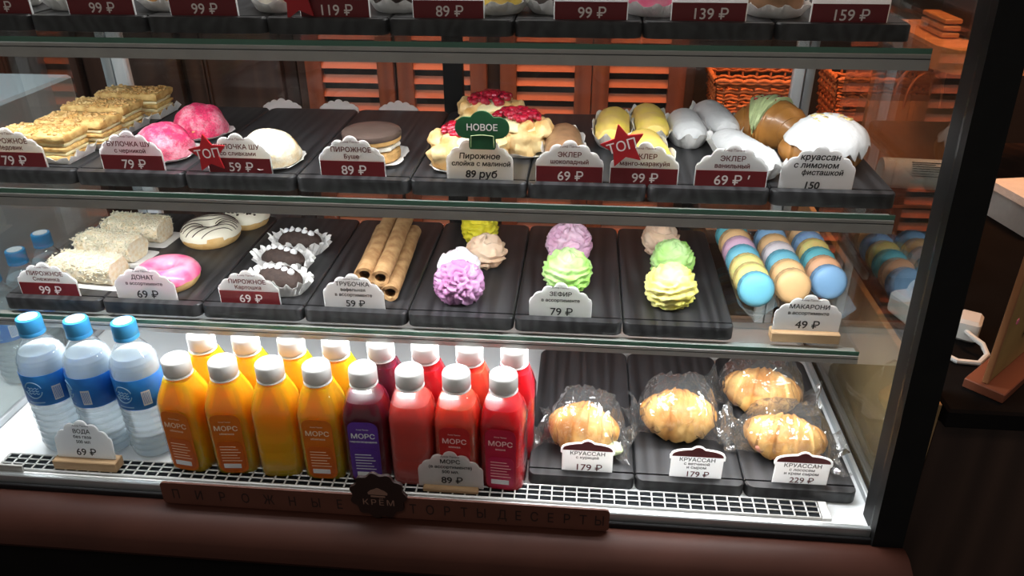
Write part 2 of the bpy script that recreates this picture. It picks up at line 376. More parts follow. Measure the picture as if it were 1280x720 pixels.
# ------------------------------------------------------------------ the room
def struct(name, mb, m):
    o = mb.build(name, m); o['kind'] = 'structure'; return o
M['floor'] = mat('dark_floor', (0.035, 0.026, 0.022), 0.5, 0, 0.3, 6)
M['wall'] = mat('dark_wall', (0.05, 0.032, 0.024), 0.7, 0, 0.3, 5)
M['tanwood'] = wood('tan_plank', (0.30, 0.15, 0.075), (0.46, 0.26, 0.14), 'Y', 14, 0.6, 0.2)
M['redwood'] = wood('red_stained_wood', (0.11, 0.030, 0.012), (0.19, 0.055, 0.022), 'Z', 16, 0.5, 0.15)
M['slatwood'] = wood('slat_wood', (0.27, 0.062, 0.018), (0.38, 0.095, 0.03), 'X', 16, 0.5, 0.15)
M['darkwood'] = wood('dark_walnut', (0.02, 0.010, 0.007), (0.05, 0.026, 0.018), 'Z', 12, 0.5, 0.15)
M['orangewood'] = wood('orange_pine', (0.50, 0.20, 0.07), (0.66, 0.30, 0.12), 'X', 14, 0.5, 0.15)
M['plywood'] = wood('plywood_side', (0.36, 0.22, 0.10), (0.48, 0.31, 0.15), 'Y', 12, 0.6, 0.15)
struct('floor', MB().box(-3, 3, -2.5, 2.6, -1.0, -0.95), 'floor')
struct('wall_back', MB().box(-3, 3, 2.2, 2.3, -0.95, 2.4), 'wall')
wl = struct('wall_left', MB().box(-1.75, -1.7, 0.2, 2.2, -0.95, 2.4), 'wall')
for i in range(9):
    MB().box(-1.70, -1.68, 0.25, 2.15, -0.2 + i * 0.125, -0.2 + i * 0.125 + 0.121, 0.003).build('plank', 'tanwood', wl)

# ------------------------------------------------------------------ the display case
DX0, DX1, YB = -0.775, 0.437, 0.43
def gy(z): return -0.048 + 0.055 * (z + 0.02) / 0.64         # the front pane leans back a little
case = thing('display_case', 'lit pastry display case with maroon base and black corner post', 'display case', (0, 0, 0))
base = MB()
prof = [(-0.0545, -0.014), (-0.066, -0.0085), (-0.080, -0.0085), (-0.098, -0.016), (-0.111, -0.030), (-0.116, -0.048), (-0.110, -0.058), (0.47, -0.058), (0.47, -0.052), (-0.05, -0.052)]
base.loft([[(x, y, z) for y, z in prof] for x in (-0.824, 0.4598)])
MB().box(-0.824, 0.4598, -0.104, 0.47, -0.94, -0.0582).build('shaded_base', 'matte', case)  # painted black in place of the unlit front below the moulding
base.build('base_body', 'mould', case)
MB().box(DX0, DX1, -0.040, YB + 0.02, -0.05, -0.0006, 0.002).build('deck', 'white_metal', case)
MB().box(DX0 - 0.02, DX1 - 0.012, -0.0475, -0.0405, -0.019, 0.004, 0.0012).build('front_rail', 'silver', case)
MB().box(DX0 - 0.02, DX1 - 0.012, -0.0535, -0.0480, -0.021, -0.0065, 0.001).build('gasket', 'gasket', case)
MB().box(DX0 + 0.004, DX1 - 0.02, -0.0398, -0.0375, -0.0006, 0.003).build('rail_strip', 'white_plastic', case)
g = MB(); t = 0.004
g.loft([[(DX0, gy(z), z), (DX1 - 0.014, gy(z), z), (DX1 - 0.014, gy(z) + t, z), (DX0, gy(z) + t, z)] for z in (0.0045, 0.92)])
g.build('front_pane', 'front_glass', case)
# sloping black corner posts
def slant_post(x0, x1, name='corner_post'):
    p = MB(); p.loft([[(x0, gy(z) - 0.012, z), (x1, gy(z) - 0.012, z), (x1, gy(z) + 0.030, z), (x0, gy(z) + 0.030, z)] for z in (-0.0195, 0.93)])
    return p.build(name, 'black', case)
slant_post(0.4235, 0.4595); slant_post(-0.815, -0.78)
# end panes
for x0, x1 in ((0.4395, 0.4455), (-0.782, -0.776)):
    e = MB(); e.loft([[(x0, gy(z) + 0.031, z), (x1, gy(z) + 0.031, z), (x1, YB, z), (x0, YB, z)] for z in (-0.0005, 0.92)])
    e.build('end_pane', 'end_glass', case)
    xi = x0 - 0.0025 if x0 > 0 else x1 + 0.0005
    MB().box(xi, xi + 0.002, -0.01, YB - 0.002, 0.0, 0.008).build('end_seal', 'gasket', case)
    MB().box(min(x0, xi) - (0.006 if x0 > 0 else -0.004), min(x0, xi) - (0.0005 if x0 > 0 else -0.0095), -0.01, YB - 0.002, 0.0, 0.011, 0.001).build('end_channel', 'silver', case)
# rear uprights and sliding panes
for x0, x1, m in ((-0.722, -0.706, 'silver'), (-0.704, -0.684, 'white_metal'), (-0.166, -0.135, 'black'), (0.366, 0.381, 'white_metal'), (0.383, 0.396, 'silver')):
    MB().box(x0, x1, YB, YB + 0.018, -0.0005, 0.92, 0.0015).build('rear_upright', m, case)
MB().box(DX0, DX1, YB - 0.002, YB + 0.022, 0.0, 0.012, 0.001).build('rear_track', 'silver', case)
MB().box(DX0, DX1, YB, YB + 0.022, 0.905, 0.93, 0.001).build('rear_track', 'silver', case)
for x0, x1 in ((-0.683, -0.167), (-0.134, 0.365)):
    MB().box(x0, x1, YB + 0.006, YB + 0.011, 0.0125, 0.904).build('rear_pane', 'glass', case)
MB().box(-0.83, 0.47, 0.0, YB + 0.03, 0.931, 0.99, 0.004).build('canopy', 'black', case)
MB().box(-0.76, 0.42, 0.31, 0.33, 0.924, 0.9305).build('canopy_led', 'led', case)
area('canopy_light', (-0.17, 0.32, 0.923), 1.16, 0.018, LED_W['canopy'], (1, 0.98, 0.96)).parent = case

# glass shelves with a light profile along the front edge
Z1, Z2, Z3 = 0.1866, 0.3722, 0.5521
T = 0.0173
def shelf(z, yf, which, label, cz=-0.0225):
    s = thing('glass_shelf', label, 'shelf', (0, 0, z), 0, 'glass shelves of the display case')
    x0, x1 = -0.768, 0.406
    MB().box(x0, x1, yf + 0.0006, 0.418, -0.006, -0.0003).build('pane', 'glass', s)
    MB().box(x0, x1, yf, yf + 0.0005, -0.006, -0.0003).build('pane_edge', 'edge', s)
    p = MB().box(x0, x1, yf - 0.0008, yf + 0.020, -0.0107, -0.0062, 0.0006); pr = p.build('light_profile', 'alu', s)
    MB().box(x0, x1, yf - 0.0008, yf + 0.0008, cz, -0.0118).build('front_cover', 'alu', pr)
    MB().box(x0, x1, yf - 0.0002, yf + 0.001, -0.0117, -0.0108).build('dark_line', 'alu_dark', pr)  # thin dark strip between profile and cover
    MB().box(x0 + .01, x1 - .01, yf + 0.004, yf + 0.017, -0.0140, -0.0108).build('led_strip', 'led', pr)
    l = area('led_light', ((x0 + x1) / 2, yf + 0.0105, -0.0146), x1 - x0 - 0.03, 0.012, LED_W[which], (0.97, 0.985, 1.0)); l.parent = s
    for xs in (x0 + 0.006, -0.15, x1 - 0.012):
        MB().box(xs - 0.004, xs + 0.004, 0.30, 0.4195, -0.018, -0.0062, 0.001).build('bracket', 'silver', s)
    return s
shelf(Z1, 0.066, 'lower', 'lowest glass shelf, carrying the marshmallows, wafer rolls and macarons', -0.0178)
shelf(Z2, 0.058, 'middle', 'middle glass shelf, carrying the eclairs and raspberry puffs')
shelf(Z3, 0.066, 'upper', 'top glass shelf cut by the upper edge of the photo')

# perforated air grille along the deck front
gr = thing('air_grille', 'long white perforated air grille along the deck front', 'grille', (0, 0, 0))
gx0, gx1, gy0, gy1, gz = -0.715, 0.368, -0.034, -0.006, 0.006
MB().box(gx0, gx1, gy0 + 0.0005, gy1 - 0.0005, 0.0, gz - 0.002).build('hole_shade', 'hole', gr)  # black sheet painted as the shade inside the holes
la = MB(); nrow = 3
la.box(gx0, gx1, gy0 - 0.0012, gy0 + 0.0005, 0.0, gz)
for k in range(1, nrow + 1):
    y = gy0 + (gy1 - gy0) * k / nrow; la.box(gx0, gx1, y - 0.0007, y + 0.0007, gz - 0.0016, gz)
nc = 68
for i in range(nc + 1):
    x = gx0 + (gx1 - gx0) * i / nc
    la.box(x - 0.0009, x + 0.0009, gy0, gy1, gz - 0.0016, gz)
la.build('lattice', 'white_plastic', gr, kind='stuff', sharp=0)
la2 = MB(); la2.box(gx1 - 0.001, gx1 + 0.012, gy0 - 0.0012, gy1 + 0.001, 0, gz, 0.0008); la2.build('end_cap', 'white_plastic', gr)
la2 = MB(); la2.box(gx0 - 0.012, gx0 + 0.001, gy0 - 0.0012, gy1 + 0.001, 0, gz, 0.0008); la2.build('end_cap', 'white_plastic', gr)
MB().box(-0.77, -0.675, -0.0395, -0.0363, -0.0004, 0.014, 0.0006).build('spare_plate', 'alu', gr)

# ------------------------------------------------------------------ trays
def tray_mesh(w, d, t=T):
    b = 0.0018; r = 0.011; gy_, gw, gd = 0.0125, 0.0026, 0.005
    st = []
    for k in range(5):
        a = PI / 2 * k / 4; st.append((r * (1 - math.cos(a)), w / 2 - r + r * math.sin(a)))
    st += [(gy_, w / 2), (gy_ + 0.0002, w / 2), (gy_ + gw, w / 2), (gy_ + gw + 0.0002, w / 2), (d - r - .001, w / 2)]
    for k in range(5):
        a = PI / 2 * (1 - k / 4); st.append((d - r * (1 - math.cos(a)), w / 2 - r + r * math.sin(a)))
    rings = []
    for i, (y, hw) in enumerate(st):
        zt = t
        if i in (0, len(st) - 1): zt = t - b
        bb = b
        if i in (6, 7): zt = t - gd
        rings.append([(-hw, y, 0), (-hw, y, zt - bb), (-hw + bb, y, zt), (hw - bb, y, zt), (hw, y, zt - bb), (hw, y, 0)])
    return MB().loft(rings).mesh('tray', 30)
TM = tray_mesh(0.1385, 0.303); TM.materials.append(M['tray'])
def tray(x, y, z, label, grp):
    o = put('serving_board', TM, None, (x + 0.07, y, z)); tag(o, label, 'tray', grp)
    return o
# ------------------------------------------------------------------ price cards
def scallop(w, h):
    cs = [(0, h - .115 * w, .115 * w)]
    for sg in (-1, 1):
        cs += [(sg * .185 * w, h * .905 - .11 * w, .11 * w), (sg * .325 * w, h * .745 - .115 * w, .115 * w), (sg * .425 * w, h * .60 - .075 * w, .075 * w)]
    pts = [(w / 2, 0)]; n = 72
    for i in range(n + 1):
        x = w / 2 - w * i / n; z = h * .42 if abs(x) < w * .499 else h * .40
        for cx, cz, r in cs:
            if abs(x - cx) < r: z = max(z, cz + math.sqrt(r * r - (x - cx) ** 2))
        if i in (0, n): z = h * .49
        pts.append((x, z))
    pts.append((-w / 2, 0)); return pts
def domed(w, h):
    pts = [(w * .47, 0), (w * .47, h * .60), (w * .5, h * .62), (w * .5, h * .72)]
    for i in range(25):
        a = PI * i / 24; x = w * .485 * math.cos(a); z = h * .73 + h * .19 * math.sin(a) ** .8
        if abs(x) < w * .10: z = max(z, h * .90 + h * .10 * math.sqrt(max(0, 1 - (x / (w * .10)) ** 2)))
        pts.append((x, z))
    pts += [(-w * .5, h * .72), (-w * .5, h * .62), (-w * .47, h * .60), (-w * .47, 0)]
    return pts
def card(x, y, z, w, h, style, lines, price, label, rz=0.0, lean=0.02, block=None, price_size=None):
    c = thing('price_card', label, 'price card', (x, y, z), rz, 'price cards')
    th = 0.0022; zb = 0.0
    if block:
        bw, bh, bd = block
        MB().box(-bw / 2, bw / 2, -bd / 2, bd / 2, 0.0, bh, 0.0012).build('wooden_block', 'blockwood', c); zb = bh - 0.003
    out = scallop(w, h) if style in ('dark', 'white', 'hand') else domed(w, h)
    pl = MB().prism(out, -th / 2, th / 2).build('plate', 'card', c, (0, 0, zb), (lean, 0, 0), sharp=50)
    yf = -th / 2 - 0.0004; yt = -th / 2 - 0.00006
    if style == 'dark':
        MB().prism([(w / 2 - .001, .0006), (w / 2 - .001, h * .43), (-w / 2 + .001, h * .43), (-w / 2 + .001, .0006)], yf, -th / 2 + .0003).build('price_band', 'maroon', pl)
        zl = [h * .64, h * .49] if len(lines) == 2 else [h * .56]
        text(pl, 'Анна Панин', w * .05, (0, yt, h * .845), 'ink_maroon', 0.00002)
        text(pl, lines[0], min(.0088, w * .105), (0, yt, zl[0]), 'ink_maroon', 0.00017)
        if len(lines) > 1: text(pl, lines[1], min(.0080, w * .092), (0, yt, zl[1]), 'ink_maroon', 0.00017)
        text(pl, price, price_size or w * .20, (w * .02, yf - .00006, h * .12), 'ink_pale', 0.00015, name='price')
    elif style == 'white':
        text(pl, 'Анна Панин', w * .05, (0, yt, h * .845), 'ink', 0.00002)
        n = len(lines)
        for i, l in enumerate(lines):
            text(pl, l, w * (.105 if i == 0 else .080), (0, yt, h * (.645 if n < 3 else .68) - i * w * (.105 if n < 3 else .095)), 'ink', 0.00016)
        text(pl, price, price_size or w * .19, (w * .02, yt, h * .12), 'ink', 0.0002, name='price')
    elif style == 'domed':
        o2 = [(px * .95, max(pz - h * .025, h * .705)) for px, pz in out[4:-4]]
        MB().prism([(w * .46, h * .70)] + o2 + [(-w * .46, h * .70)], yf, -th / 2 + .0003).build('price_band', 'maroon', pl)
        for i, l in enumerate(lines):
            text(pl, l, w * (.120 if i == 0 else .088), (0, yt, h * .56 - i * w * .086), 'ink', 0.00016)
        text(pl, price, price_size or w * .21, (w * .03, yt, h * .105), 'ink_maroon', 0.0002, name='price')
    else:
        for (l, s, px, pz) in lines:
            text(pl, l, s, (px * w, yt, pz * h), 'ink', 0.0004, 0.12)
    return c
def star_tag(x, y, z, r, label, rot=0.25, words=True):
    s = thing('star_tag', label, 'star tag', (x, y, z), 0, 'red star tags')
    pts = []
    for i in range(10):
        a = PI / 2 + rot + PI * i / 5; q = r if i % 2 == 0 else r * .5
        pts.append((q * math.cos(a), q * math.sin(a)))
    # round the tips a little
    rp = []
    for i in range(10):
        p, q, n_ = pts[i - 1], pts[i], pts[(i + 1) % 10]; k = .13 if i % 2 == 0 else .05
        rp += [(q[0] + (p[0] - q[0]) * k, q[1] + (p[1] - q[1]) * k), (q[0] * .985, q[1] * .985) if i % 2 == 0 else q, (q[0] + (n_[0] - q[0]) * k, q[1] + (n_[1] - q[1]) * k)]
    MB().prism(rp, -.0012, .0012).build('star_plate', 'star', s)
    if words:
        text(s, 'ТОП', r * .62, (0, -.0015, -r * .2), 'ink_pale', 0.0001, rot=(PI / 2, -rot * 1.1, 0))
    return s

# ------------------------------------------------------------------ pastries
def blob(sx, sy, sz, amp=0.0, freq=60, seed=0.0, flat=0.25, nu=28, nv=18, fn=None):
    rings = []
    for j in range(1, nv):
        la = -PI / 2 + PI * j / nv; r = []
        for i in range(nu):
            lo = 2 * PI * i / nu
            d = Vector((math.cos(la) * math.cos(lo), math.cos(la) * math.sin(lo), math.sin(la)))
            k = 1 + amp * nz((d.x * sx, d.y * sy, d.z * sz), freq, seed)
            if fn: k += fn(d, lo, la)
            p = Vector((d.x * sx, d.y * sy, d.z * sz)) * k
            p.z = max(p.z, -sz * (1 - flat)) + sz * (1 - flat)
            r.append(tuple(p))
        rings.append(r)
    return MB().loft(rings)
def saucer(rx, ry, h, n=40, pleat=0.06, flare=1.15, np=20, corner=0.0, seed=0.0):
    # pleated paper case, open at the top, with a real thickness
    def ring(k, z, off):
        out = []
        for i in range(n):
            a = 2 * PI * i / n
            q = k * (1 + (pleat * (z / max(h, 1e-5)) * math.cos(np * a)) + corner * math.cos(4 * a + PI) * (z / h) + .03 * nz((math.cos(a), math.sin(a), z * 40), 2.5, seed))
            zz = z * (1 + (.16 * math.cos(np * a / 2 + seed) + .22 * nz((math.cos(a) * 2, math.sin(a) * 2, 0), 1.5, seed)))
            out.append(((rx * q + off) * math.cos(a), (ry * q + off) * math.sin(a), zz))
        return out
    m = MB(); t = 0.0005
    rings = [ring(.92, 0.0, 0), ring(1.0, h * .15, 0), ring((1 + flare) / 2, h * .6, 0), ring(flare, h, 0), ring(flare, h, -t), ring((1 + flare) / 2, h * .6, -t), ring(1.0, h * .15 + .0004, -t), ring(.90, .0005, 0)]
    return m.loft(rings)
def eclair(label, grp, glaze, L=0.112, r=0.0205, seed=1.0):
    e = thing('eclair', label, 'eclair', (0, 0, 0), 0, grp)
    def body(scale, top, s):
        rings = []; n = 22; m = 20
        for j in range(m + 1):
            u = -1 + 2 * j / m; y = u * L / 2 * scale
            rr = r * scale * max(0.02, (1 - abs(u) ** 5) ** .42) * (1 + .05 * nz((u * 3, 0, 0), 2, s))
            ring = []
            for i in range(n):
                a = 2 * PI * i / n; k = 1 + .06 * nz((math.cos(a), math.sin(a), u * 4), 2.2, s)
                x = rr * 1.08 * k * math.cos(a); z = rr * .9 * k * math.sin(a)
                if top:
                    lim = -.10 * r + .14 * r * math.sin(6 * u + s * 3 + (0 if math.cos(a) > 0 else 2))
                    if z < lim: z = lim; x *= .97
                else: z = max(z, -.62 * r)
                ring.append((x, y, z + .62 * r))
            rings.append(ring)
        return MB().loft(rings)
    body(1.0, False, seed).build('dough', 'crust', e, (0, 0, .0012))
    body(1.05, True, seed + 3).build('icing', glaze, e, (0, 0, .0022))
    p = saucer(r * 1.16, L * .50, r * 1.0, 72, .03, 1.24, 18, .07, seed).build('paper_case', 'paper', e)
    return e
def napoleon(label, seed, grp='layered custard slices'):
    e = thing('custard_slice', label, 'pastry', (0, 0, 0), 0, grp)
    w, d = .092, .048
    def slab(z0, z1, ins, s, name, m):
        rings = []
        for ins2, z in ((ins + .002, z0), (ins, z0 + (z1 - z0) * .3), (ins, z0 + (z1 - z0) * .8), (ins + .002, z1)):
            ring = []
            base = []
            for (x0, y0, x1, y1, n) in ((-1, -1, 1, -1, 14), (1, -1, 1, 1, 8), (1, 1, -1, 1, 14), (-1, 1, -1, -1, 8)):
                for k in range(n): base.append((x0 + (x1 - x0) * k / n, y0 + (y1 - y0) * k / n))
            for x, y in base:
                px, py = x * (w / 2 - ins2), y * (d / 2 - ins2)
                q = nz((px, py, z), 130, s) * .0016
                ring.append((px + q, py + q * .7, z + nz((px, py, z), 90, s + 4) * .0012))
            rings.append(ring)
        MB().loft(rings).build(name, m, e, sharp=60)
    slab(.0025, .009, 0, seed, 'pastry_layer', 'pastry'); slab(.0088, .0142, .0012, seed + 1, 'cream_layer', 'custard')
    slab(.014, .0205, .0003, seed + 2, 'pastry_layer', 'pastry'); slab(.0203, .0257, .0014, seed + 3, 'cream_layer', 'custard')
    slab(.0255, .0365, -.0012, seed + 5, 'pastry_layer', 'pastry')
    c = MB(); rnd = random.Random(seed)
    for _ in range(150):
        x, y = rnd.uniform(-w / 2, w / 2), rnd.uniform(-d / 2, d / 2); s = rnd.uniform(.0008, .0022); a = rnd.uniform(0, 3)
        c.box(x - s, x + s, y - s * .7, y + s * .7, .0362, .0368 + s * .8)
    c.build('crumbs', 'pastry_pale', e, kind='stuff', sharp=0)
    # folded paper cradle
    m = MB(); tt = .0005
    for sg in (-1, 1):
        rings = []
        for k in range(9):
            y = -d / 2 - .003 + (d + .006) * k / 8; h = .0125 + .0045 * math.sin(k * 2.1 + seed + sg)
            rings.append([(sg * (w / 2 + .0012), y, .0003), (sg * (w / 2 + .008 + .002 * math.sin(k * 1.7)), y, h), (sg * (w / 2 + .008 + .002 * math.sin(k * 1.7) - tt), y, h), (sg * (w / 2 + .0012 - tt), y, .0009)])
        m.loft(rings)
    for sg in (-1, 1):
        rings = []
        for k in range(13):
            x = -w / 2 - .003 + (w + .006) * k / 12; h = .008 + .003 * math.sin(k * 1.9 + seed * 2)
            rings.append([(x, sg * (d / 2 + .0012), .0003), (x, sg * (d / 2 + .0055), h), (x, sg * (d / 2 + .0055 - tt), h), (x, sg * (d / 2 + .0012 - tt), .0009)])
        m.loft(rings)
    m.box(-w / 2 - .001, w / 2 + .001, -d / 2 - .001, d / 2 + .001, 0, .0006)
    m.build('paper_wrapper', 'paper', e, sharp=60)
    return e
def choux(label, topm, seed, grp):
    e = thing('choux_bun', label, 'bun', (0, 0, 0), 0, grp)
    blob(.0335, .0335, .0235, .08, 50, seed, .45).build('dough', 'crust', e, (0, 0, .001))
    def dome(d, lo, la): return .015 * math.sin(lo * 3 + seed)
    b = blob(.0362, .0362, .0310, .10, 60, seed + 2, .72, 40, 26, dome); b.build('crackle_top', topm, e, (0, 0, .0030))
    saucer(.033, .033, .006, 48, .03, 1.28, 16, .05, seed).build('paper_case', 'paper', e)
    return e
def bouche(label):
    e = thing('sandwich_biscuit', label, 'pastry')
    def disc(r, z0, z1, nm, m, fn=None, rd=.45):
        h = z1 - z0
        MB().lathe([(r * .9, z0), (r * .985, z0 + h * .18), (r, z0 + h * .5), (r * .98, z0 + h * .78), (r * .9, z0 + h * .95), (r * .5, z1 + h * .12), (.0006, z1 + h * .15)], 40, fn=fn).build(nm, m, e)
    disc(.033, .001, .012, 'lower_biscuit', 'sponge'); disc(.0315, .0122, .0175, 'cream_filling', 'cream', lambda a, z: 1 + .05 * math.sin(7 * a) + .03 * math.sin(17 * a))
    disc(.0345, .0178, .026, 'upper_biscuit', 'sponge'); disc(.0352, .0215, .0295, 'chocolate_glaze', 'choc_glaze')
    saucer(.033, .033, .004, 48, .02, 1.3, 16, .10, 2).build('paper_case', 'paper', e)
    return e
def rasp_puff(label, seed):
    e = thing('raspberry_puff', label, 'pastry', (0, 0, 0), 0, 'raspberry puffs')
    def sq(d, lo, la): return .10 * math.cos(4 * lo + .3) * -1 * math.cos(la) + .03 * math.sin(7 * lo + seed) * math.cos(la)
    blob(.046, .038, .026, .30, 75, seed, .35, 56, 34, sq).build('puff_dough', 'pastry_pale', e, (0, 0, .001))
    blob(.030, .025, .010, .25, 70, seed + 1, .8, 28, 14).build('custard', 'custard', e, (0.002, -.004, .0315))
    j = MB(); rnd = random.Random(int(seed * 10))
    for k in range(80):
        a = rnd.uniform(0, 2 * PI); q = math.sqrt(rnd.random()); x, y = q * .031 * math.cos(a), .003 + q * .024 * math.sin(a)
        z = .0425 + .0085 * (1 - q * q) + rnd.uniform(-.001, .0015); r = rnd.uniform(.0038, .0062)
        rings = []
        for jj in range(1, 6):
            la = -PI / 2 + PI * jj / 6
            rings.append([(x + r * math.cos(la) * math.cos(2 * PI * i / 8), y + r * math.cos(la) * math.sin(2 * PI * i / 8), z + r * .8 * math.sin(la)) for i in range(8)])
        j.loft(rings)
    j.build('raspberry_topping', 'rasp', e, kind='stuff', sharp=0)
    for k, (cx, cy) in enumerate(((-.036, .004), (.036, -.002))):
        blob(.013, .018, .013, .3, 120, seed + 5 + k, .5, 18, 12).build('dough_fold', 'pastry_pale', e, (cx, cy, .024))
    saucer(.044, .037, .006, 48, .02, 1.14, 16, .10, seed).build('paper_case', 'paper', e)
    return e
def croissant_mesh(L=.13, R=.026, bend=.9, seed=0.0, bands=7, scale=1.0, lift=0.0):
    rings = []; m = 90; n = 28
    for j in range(m + 1):
        u = -1 + 2 * j / m; a = u * bend; rad = L / (2 * bend)
        cx, cy = rad * math.sin(a), rad * (1 - math.cos(a))
        ph = (u * bands / 2 + 60.5); saw = ph - math.floor(ph); saw = saw if u < 0 else 1 - saw; saw = saw ** .7 * (1 if saw < .86 else (1 - saw) / .14)
        rr = R * scale * (max(0, 1 - abs(u) ** 1.7) ** .70 + .10) * (1 + .13 * saw)
        ring = []
        for i in range(n):
            b = 2 * PI * i / n
            k = 1 + .05 * nz((u * 4, math.cos(b), math.sin(b)), 1.8, seed)
            ox = rr * k * math.cos(b); oz = rr * k * .88 * math.sin(b)
            oz = max(oz, -.66 * R)
            ring.append((cx - ox * math.sin(a) * 1.0, cy + ox * math.cos(a), oz + .66 * R + lift))
        rings.append(ring)
    return MB().loft(rings)
def top_patch(L, R, bend, u0, u1, scale, seed, b0=.25, b1=.75):
    # icing that covers the upper side of a croissant, with a wavy lower rim
    rings = []; m = 36; n = 20
    for j in range(m + 1):
        u = u0 + (u1 - u0) * j / m; a = u * bend; rad = L / (2 * bend); cx, cy = rad * math.sin(a), rad * (1 - math.cos(a))
        rr = R * scale * (max(0, 1 - abs(u) ** 2.2) ** .62 + .06)
        e = (j / m); taper = math.sin(PI * min(1, max(0, e))) ** .3 if 0 < e < 1 else 0.02
        w0 = (.5 - b0) * taper * (1 + .22 * nz((u * 6, 0, 0), 2, seed)); w1 = (b1 - .5) * taper * (1 + .22 * nz((u * 6, 5, 0), 2, seed))
        outer, inner = [], []
        for i in range(n):
            t_ = i / (n - 1); b = PI * 2 * (.25 - w0 + (w0 + w1) * t_) 
            k = 1 + .05 * nz((u * 5, math.cos(b), math.sin(b)), 2.5, seed + 2)
            for lst, s in ((outer, 1.0), (inner, .90)):
                ox = rr * k * s * math.cos(b); oz = rr * k * s * .88 * math.sin(b)
                lst.append((cx - ox * math.sin(a), cy + ox * math.cos(a), max(oz, -.62 * R) + .66 * R))
        rings.append(outer + inner[::-1])
    return MB().loft(rings)
def coco_slice(label, seed):
    e = thing('coconut_slice', label, 'pastry', (0, 0, 0), 0, 'coconut slices')
    w, d, h = .094, .046, .034
    rings = []
    for j in range(15):
        u = -1 + 2 * j / 14; x = u * w / 2; ring = []
        for i in range(20):
            a = 2 * PI * i / 20; ex = .55
            cy_, cz = math.cos(a), math.sin(a)
            yy = math.copysign(abs(cy_) ** ex, cy_) * d / 2; zz = math.copysign(abs(cz) ** ex, cz) * h / 2 + h / 2
            k = .0018 * nz((x, yy, zz), 90, seed); s = 1 if abs(u) < .95 else .93
            ring.append((x + k, yy * s + k, max(.0012, zz * (s if zz > h / 2 else 1) + k + .001)))
        rings.append(ring)
    MB().loft(rings).build('cake_body', 'sugar', e)
    f = MB(); rnd = random.Random(int(seed * 7))
    for _ in range(1100):
        x = rnd.uniform(-w / 2, w / 2); a = rnd.uniform(-.25, PI + .25)
        y = math.copysign(abs(math.cos(a)) ** .55, math.cos(a)) * d / 2; z = max(.004, math.copysign(abs(math.sin(a)) ** .55, math.sin(a)) * h / 2 + h / 2 + .0012)
        v = Vector((rnd.uniform(-1, 1), rnd.uniform(-1, 1), rnd.uniform(-.4, .6))).normalized() * rnd.uniform(.002, .0046)
        p = Vector((x, y, z)); q = p + v; u = v.cross(Vector((0, 0, 1))).normalized() * .0006
        up = Vector((0, 0, .0006))
        f.add([p - u, p + u, q + u, q - u, p - u + up, p + u + up, q + u + up, q - u + up], [(0, 1, 2, 3), (7, 6, 5, 4), (0, 4, 5, 1), (1, 5, 6, 2), (2, 6, 7, 3), (3, 7, 4, 0)])
    f.build('coconut_flakes', 'coco', e, kind='stuff', sharp=0)
    m = MB(); m.rr(.004, 0, w + .018, d + .012, [(0, 0), (0, .0007)], .006)
    m.build('paper_sheet', 'paper', e)
    return e
def donut(label, glaze, seed, drizzle=False, chips=False):
    e = thing('donut', label, 'donut', (0, 0, 0), 0, 'donuts')
    def torus(R, r, zs, top, s):
        rings = []
        for i in range(36):
            a = 2 * PI * i / 36; ring = []
            k = 1 + .05 * nz((math.cos(a), math.sin(a), 0), 1.6, s)
            for j in range(16):
                b = 2 * PI * j / 16; x = (R + r * math.cos(b)) * k; z = r * zs * math.sin(b)
                if top:
                    lim = -.05 * r + .3 * r * nz((math.cos(a) * 3, math.sin(a) * 3, 1), 1.5, s)
                    z = max(z, lim)
                else: z = max(z, -r * .62)
                ring.append((x * math.cos(a), x * math.sin(a), z + r * .62))
            rings.append(ring)
        rings.append(rings[0]); return MB().loft(rings, False, False)
    torus(.0265, .0180, .92, False, seed).build('dough', 'donut', e, (0, 0, .0005))
    ic = torus(.0265, .0188, .95, True, seed + 2).build('icing', glaze, e, (0, 0, .0008))
    if drizzle:
        d = MB()
        for k in range(9):
            y = -.036 + .009 * k; pts = []
            for i in range(31):
                x = -.046 + .092 * i / 30; yy = y + .006 * math.sin(x * 60 + k * .35); rad = math.hypot(x, yy)
                if abs(rad - .0265) < .0175:
                    pts.append((x, yy, .0188 * .95 * math.sqrt(max(0.0, 1 - ((rad - .0265) / .0188) ** 2)) + .018 * .62 + .0014))
                else:
                    if len(pts) > 2: d.tube(pts, .0006, 5)
                    pts = []
            if len(pts) > 2: d.tube(pts, .0006, 5)
        d.build('chocolate_drizzle', 'cocoa', ic)
    if chips:
        d = MB(); rnd = random.Random(3)
        for _ in range(40):
            a = rnd.uniform(-2.6, .6); rad = .0265 + rnd.uniform(-.012, .015); x, y = rad * math.cos(a), rad * math.sin(a); s = rnd.uniform(.001, .0022)
            z = .0188 * .95 * math.sqrt(max(0, 1 - ((rad - .0265) / .0188) ** 2)) + .0125
            d.box(x - s, x + s, y - s, y + s, z - s * .4, z + s * .7)
        d.build('chocolate_chips', 'cocoa', ic, kind='stuff', sharp=0)
    return e
def kartoshka(label, seed):
    e = thing('chocolate_truffle_cake', label, 'cake', (0, 0, 0), 0, 'chocolate potato cakes')
    blob(.034, .021, .0205, .06, 90, seed, .35, 30, 18).build('cake_body', 'cocoa', e, (0, 0, .0012))
    c = MB()
    for k in range(5):
        x = -.020 + k * .010; z = .0335 - abs(x) * .16
        c.loft([[(x + r * math.cos(2 * PI * i / 10), -.001 + r * math.sin(2 * PI * i / 10), z + zz) for i in range(10)] for r, zz in ((.0046, -.002), (.0052, .0012), (.0038, .0036), (.0012, .0056))])
    c.build('cream_piping', 'icing', e)
    saucer(.036, .0215, .022, 120, .06, 1.36, 30, .0, seed).build('paper_case', 'paper', e, sharp=20)
    return e
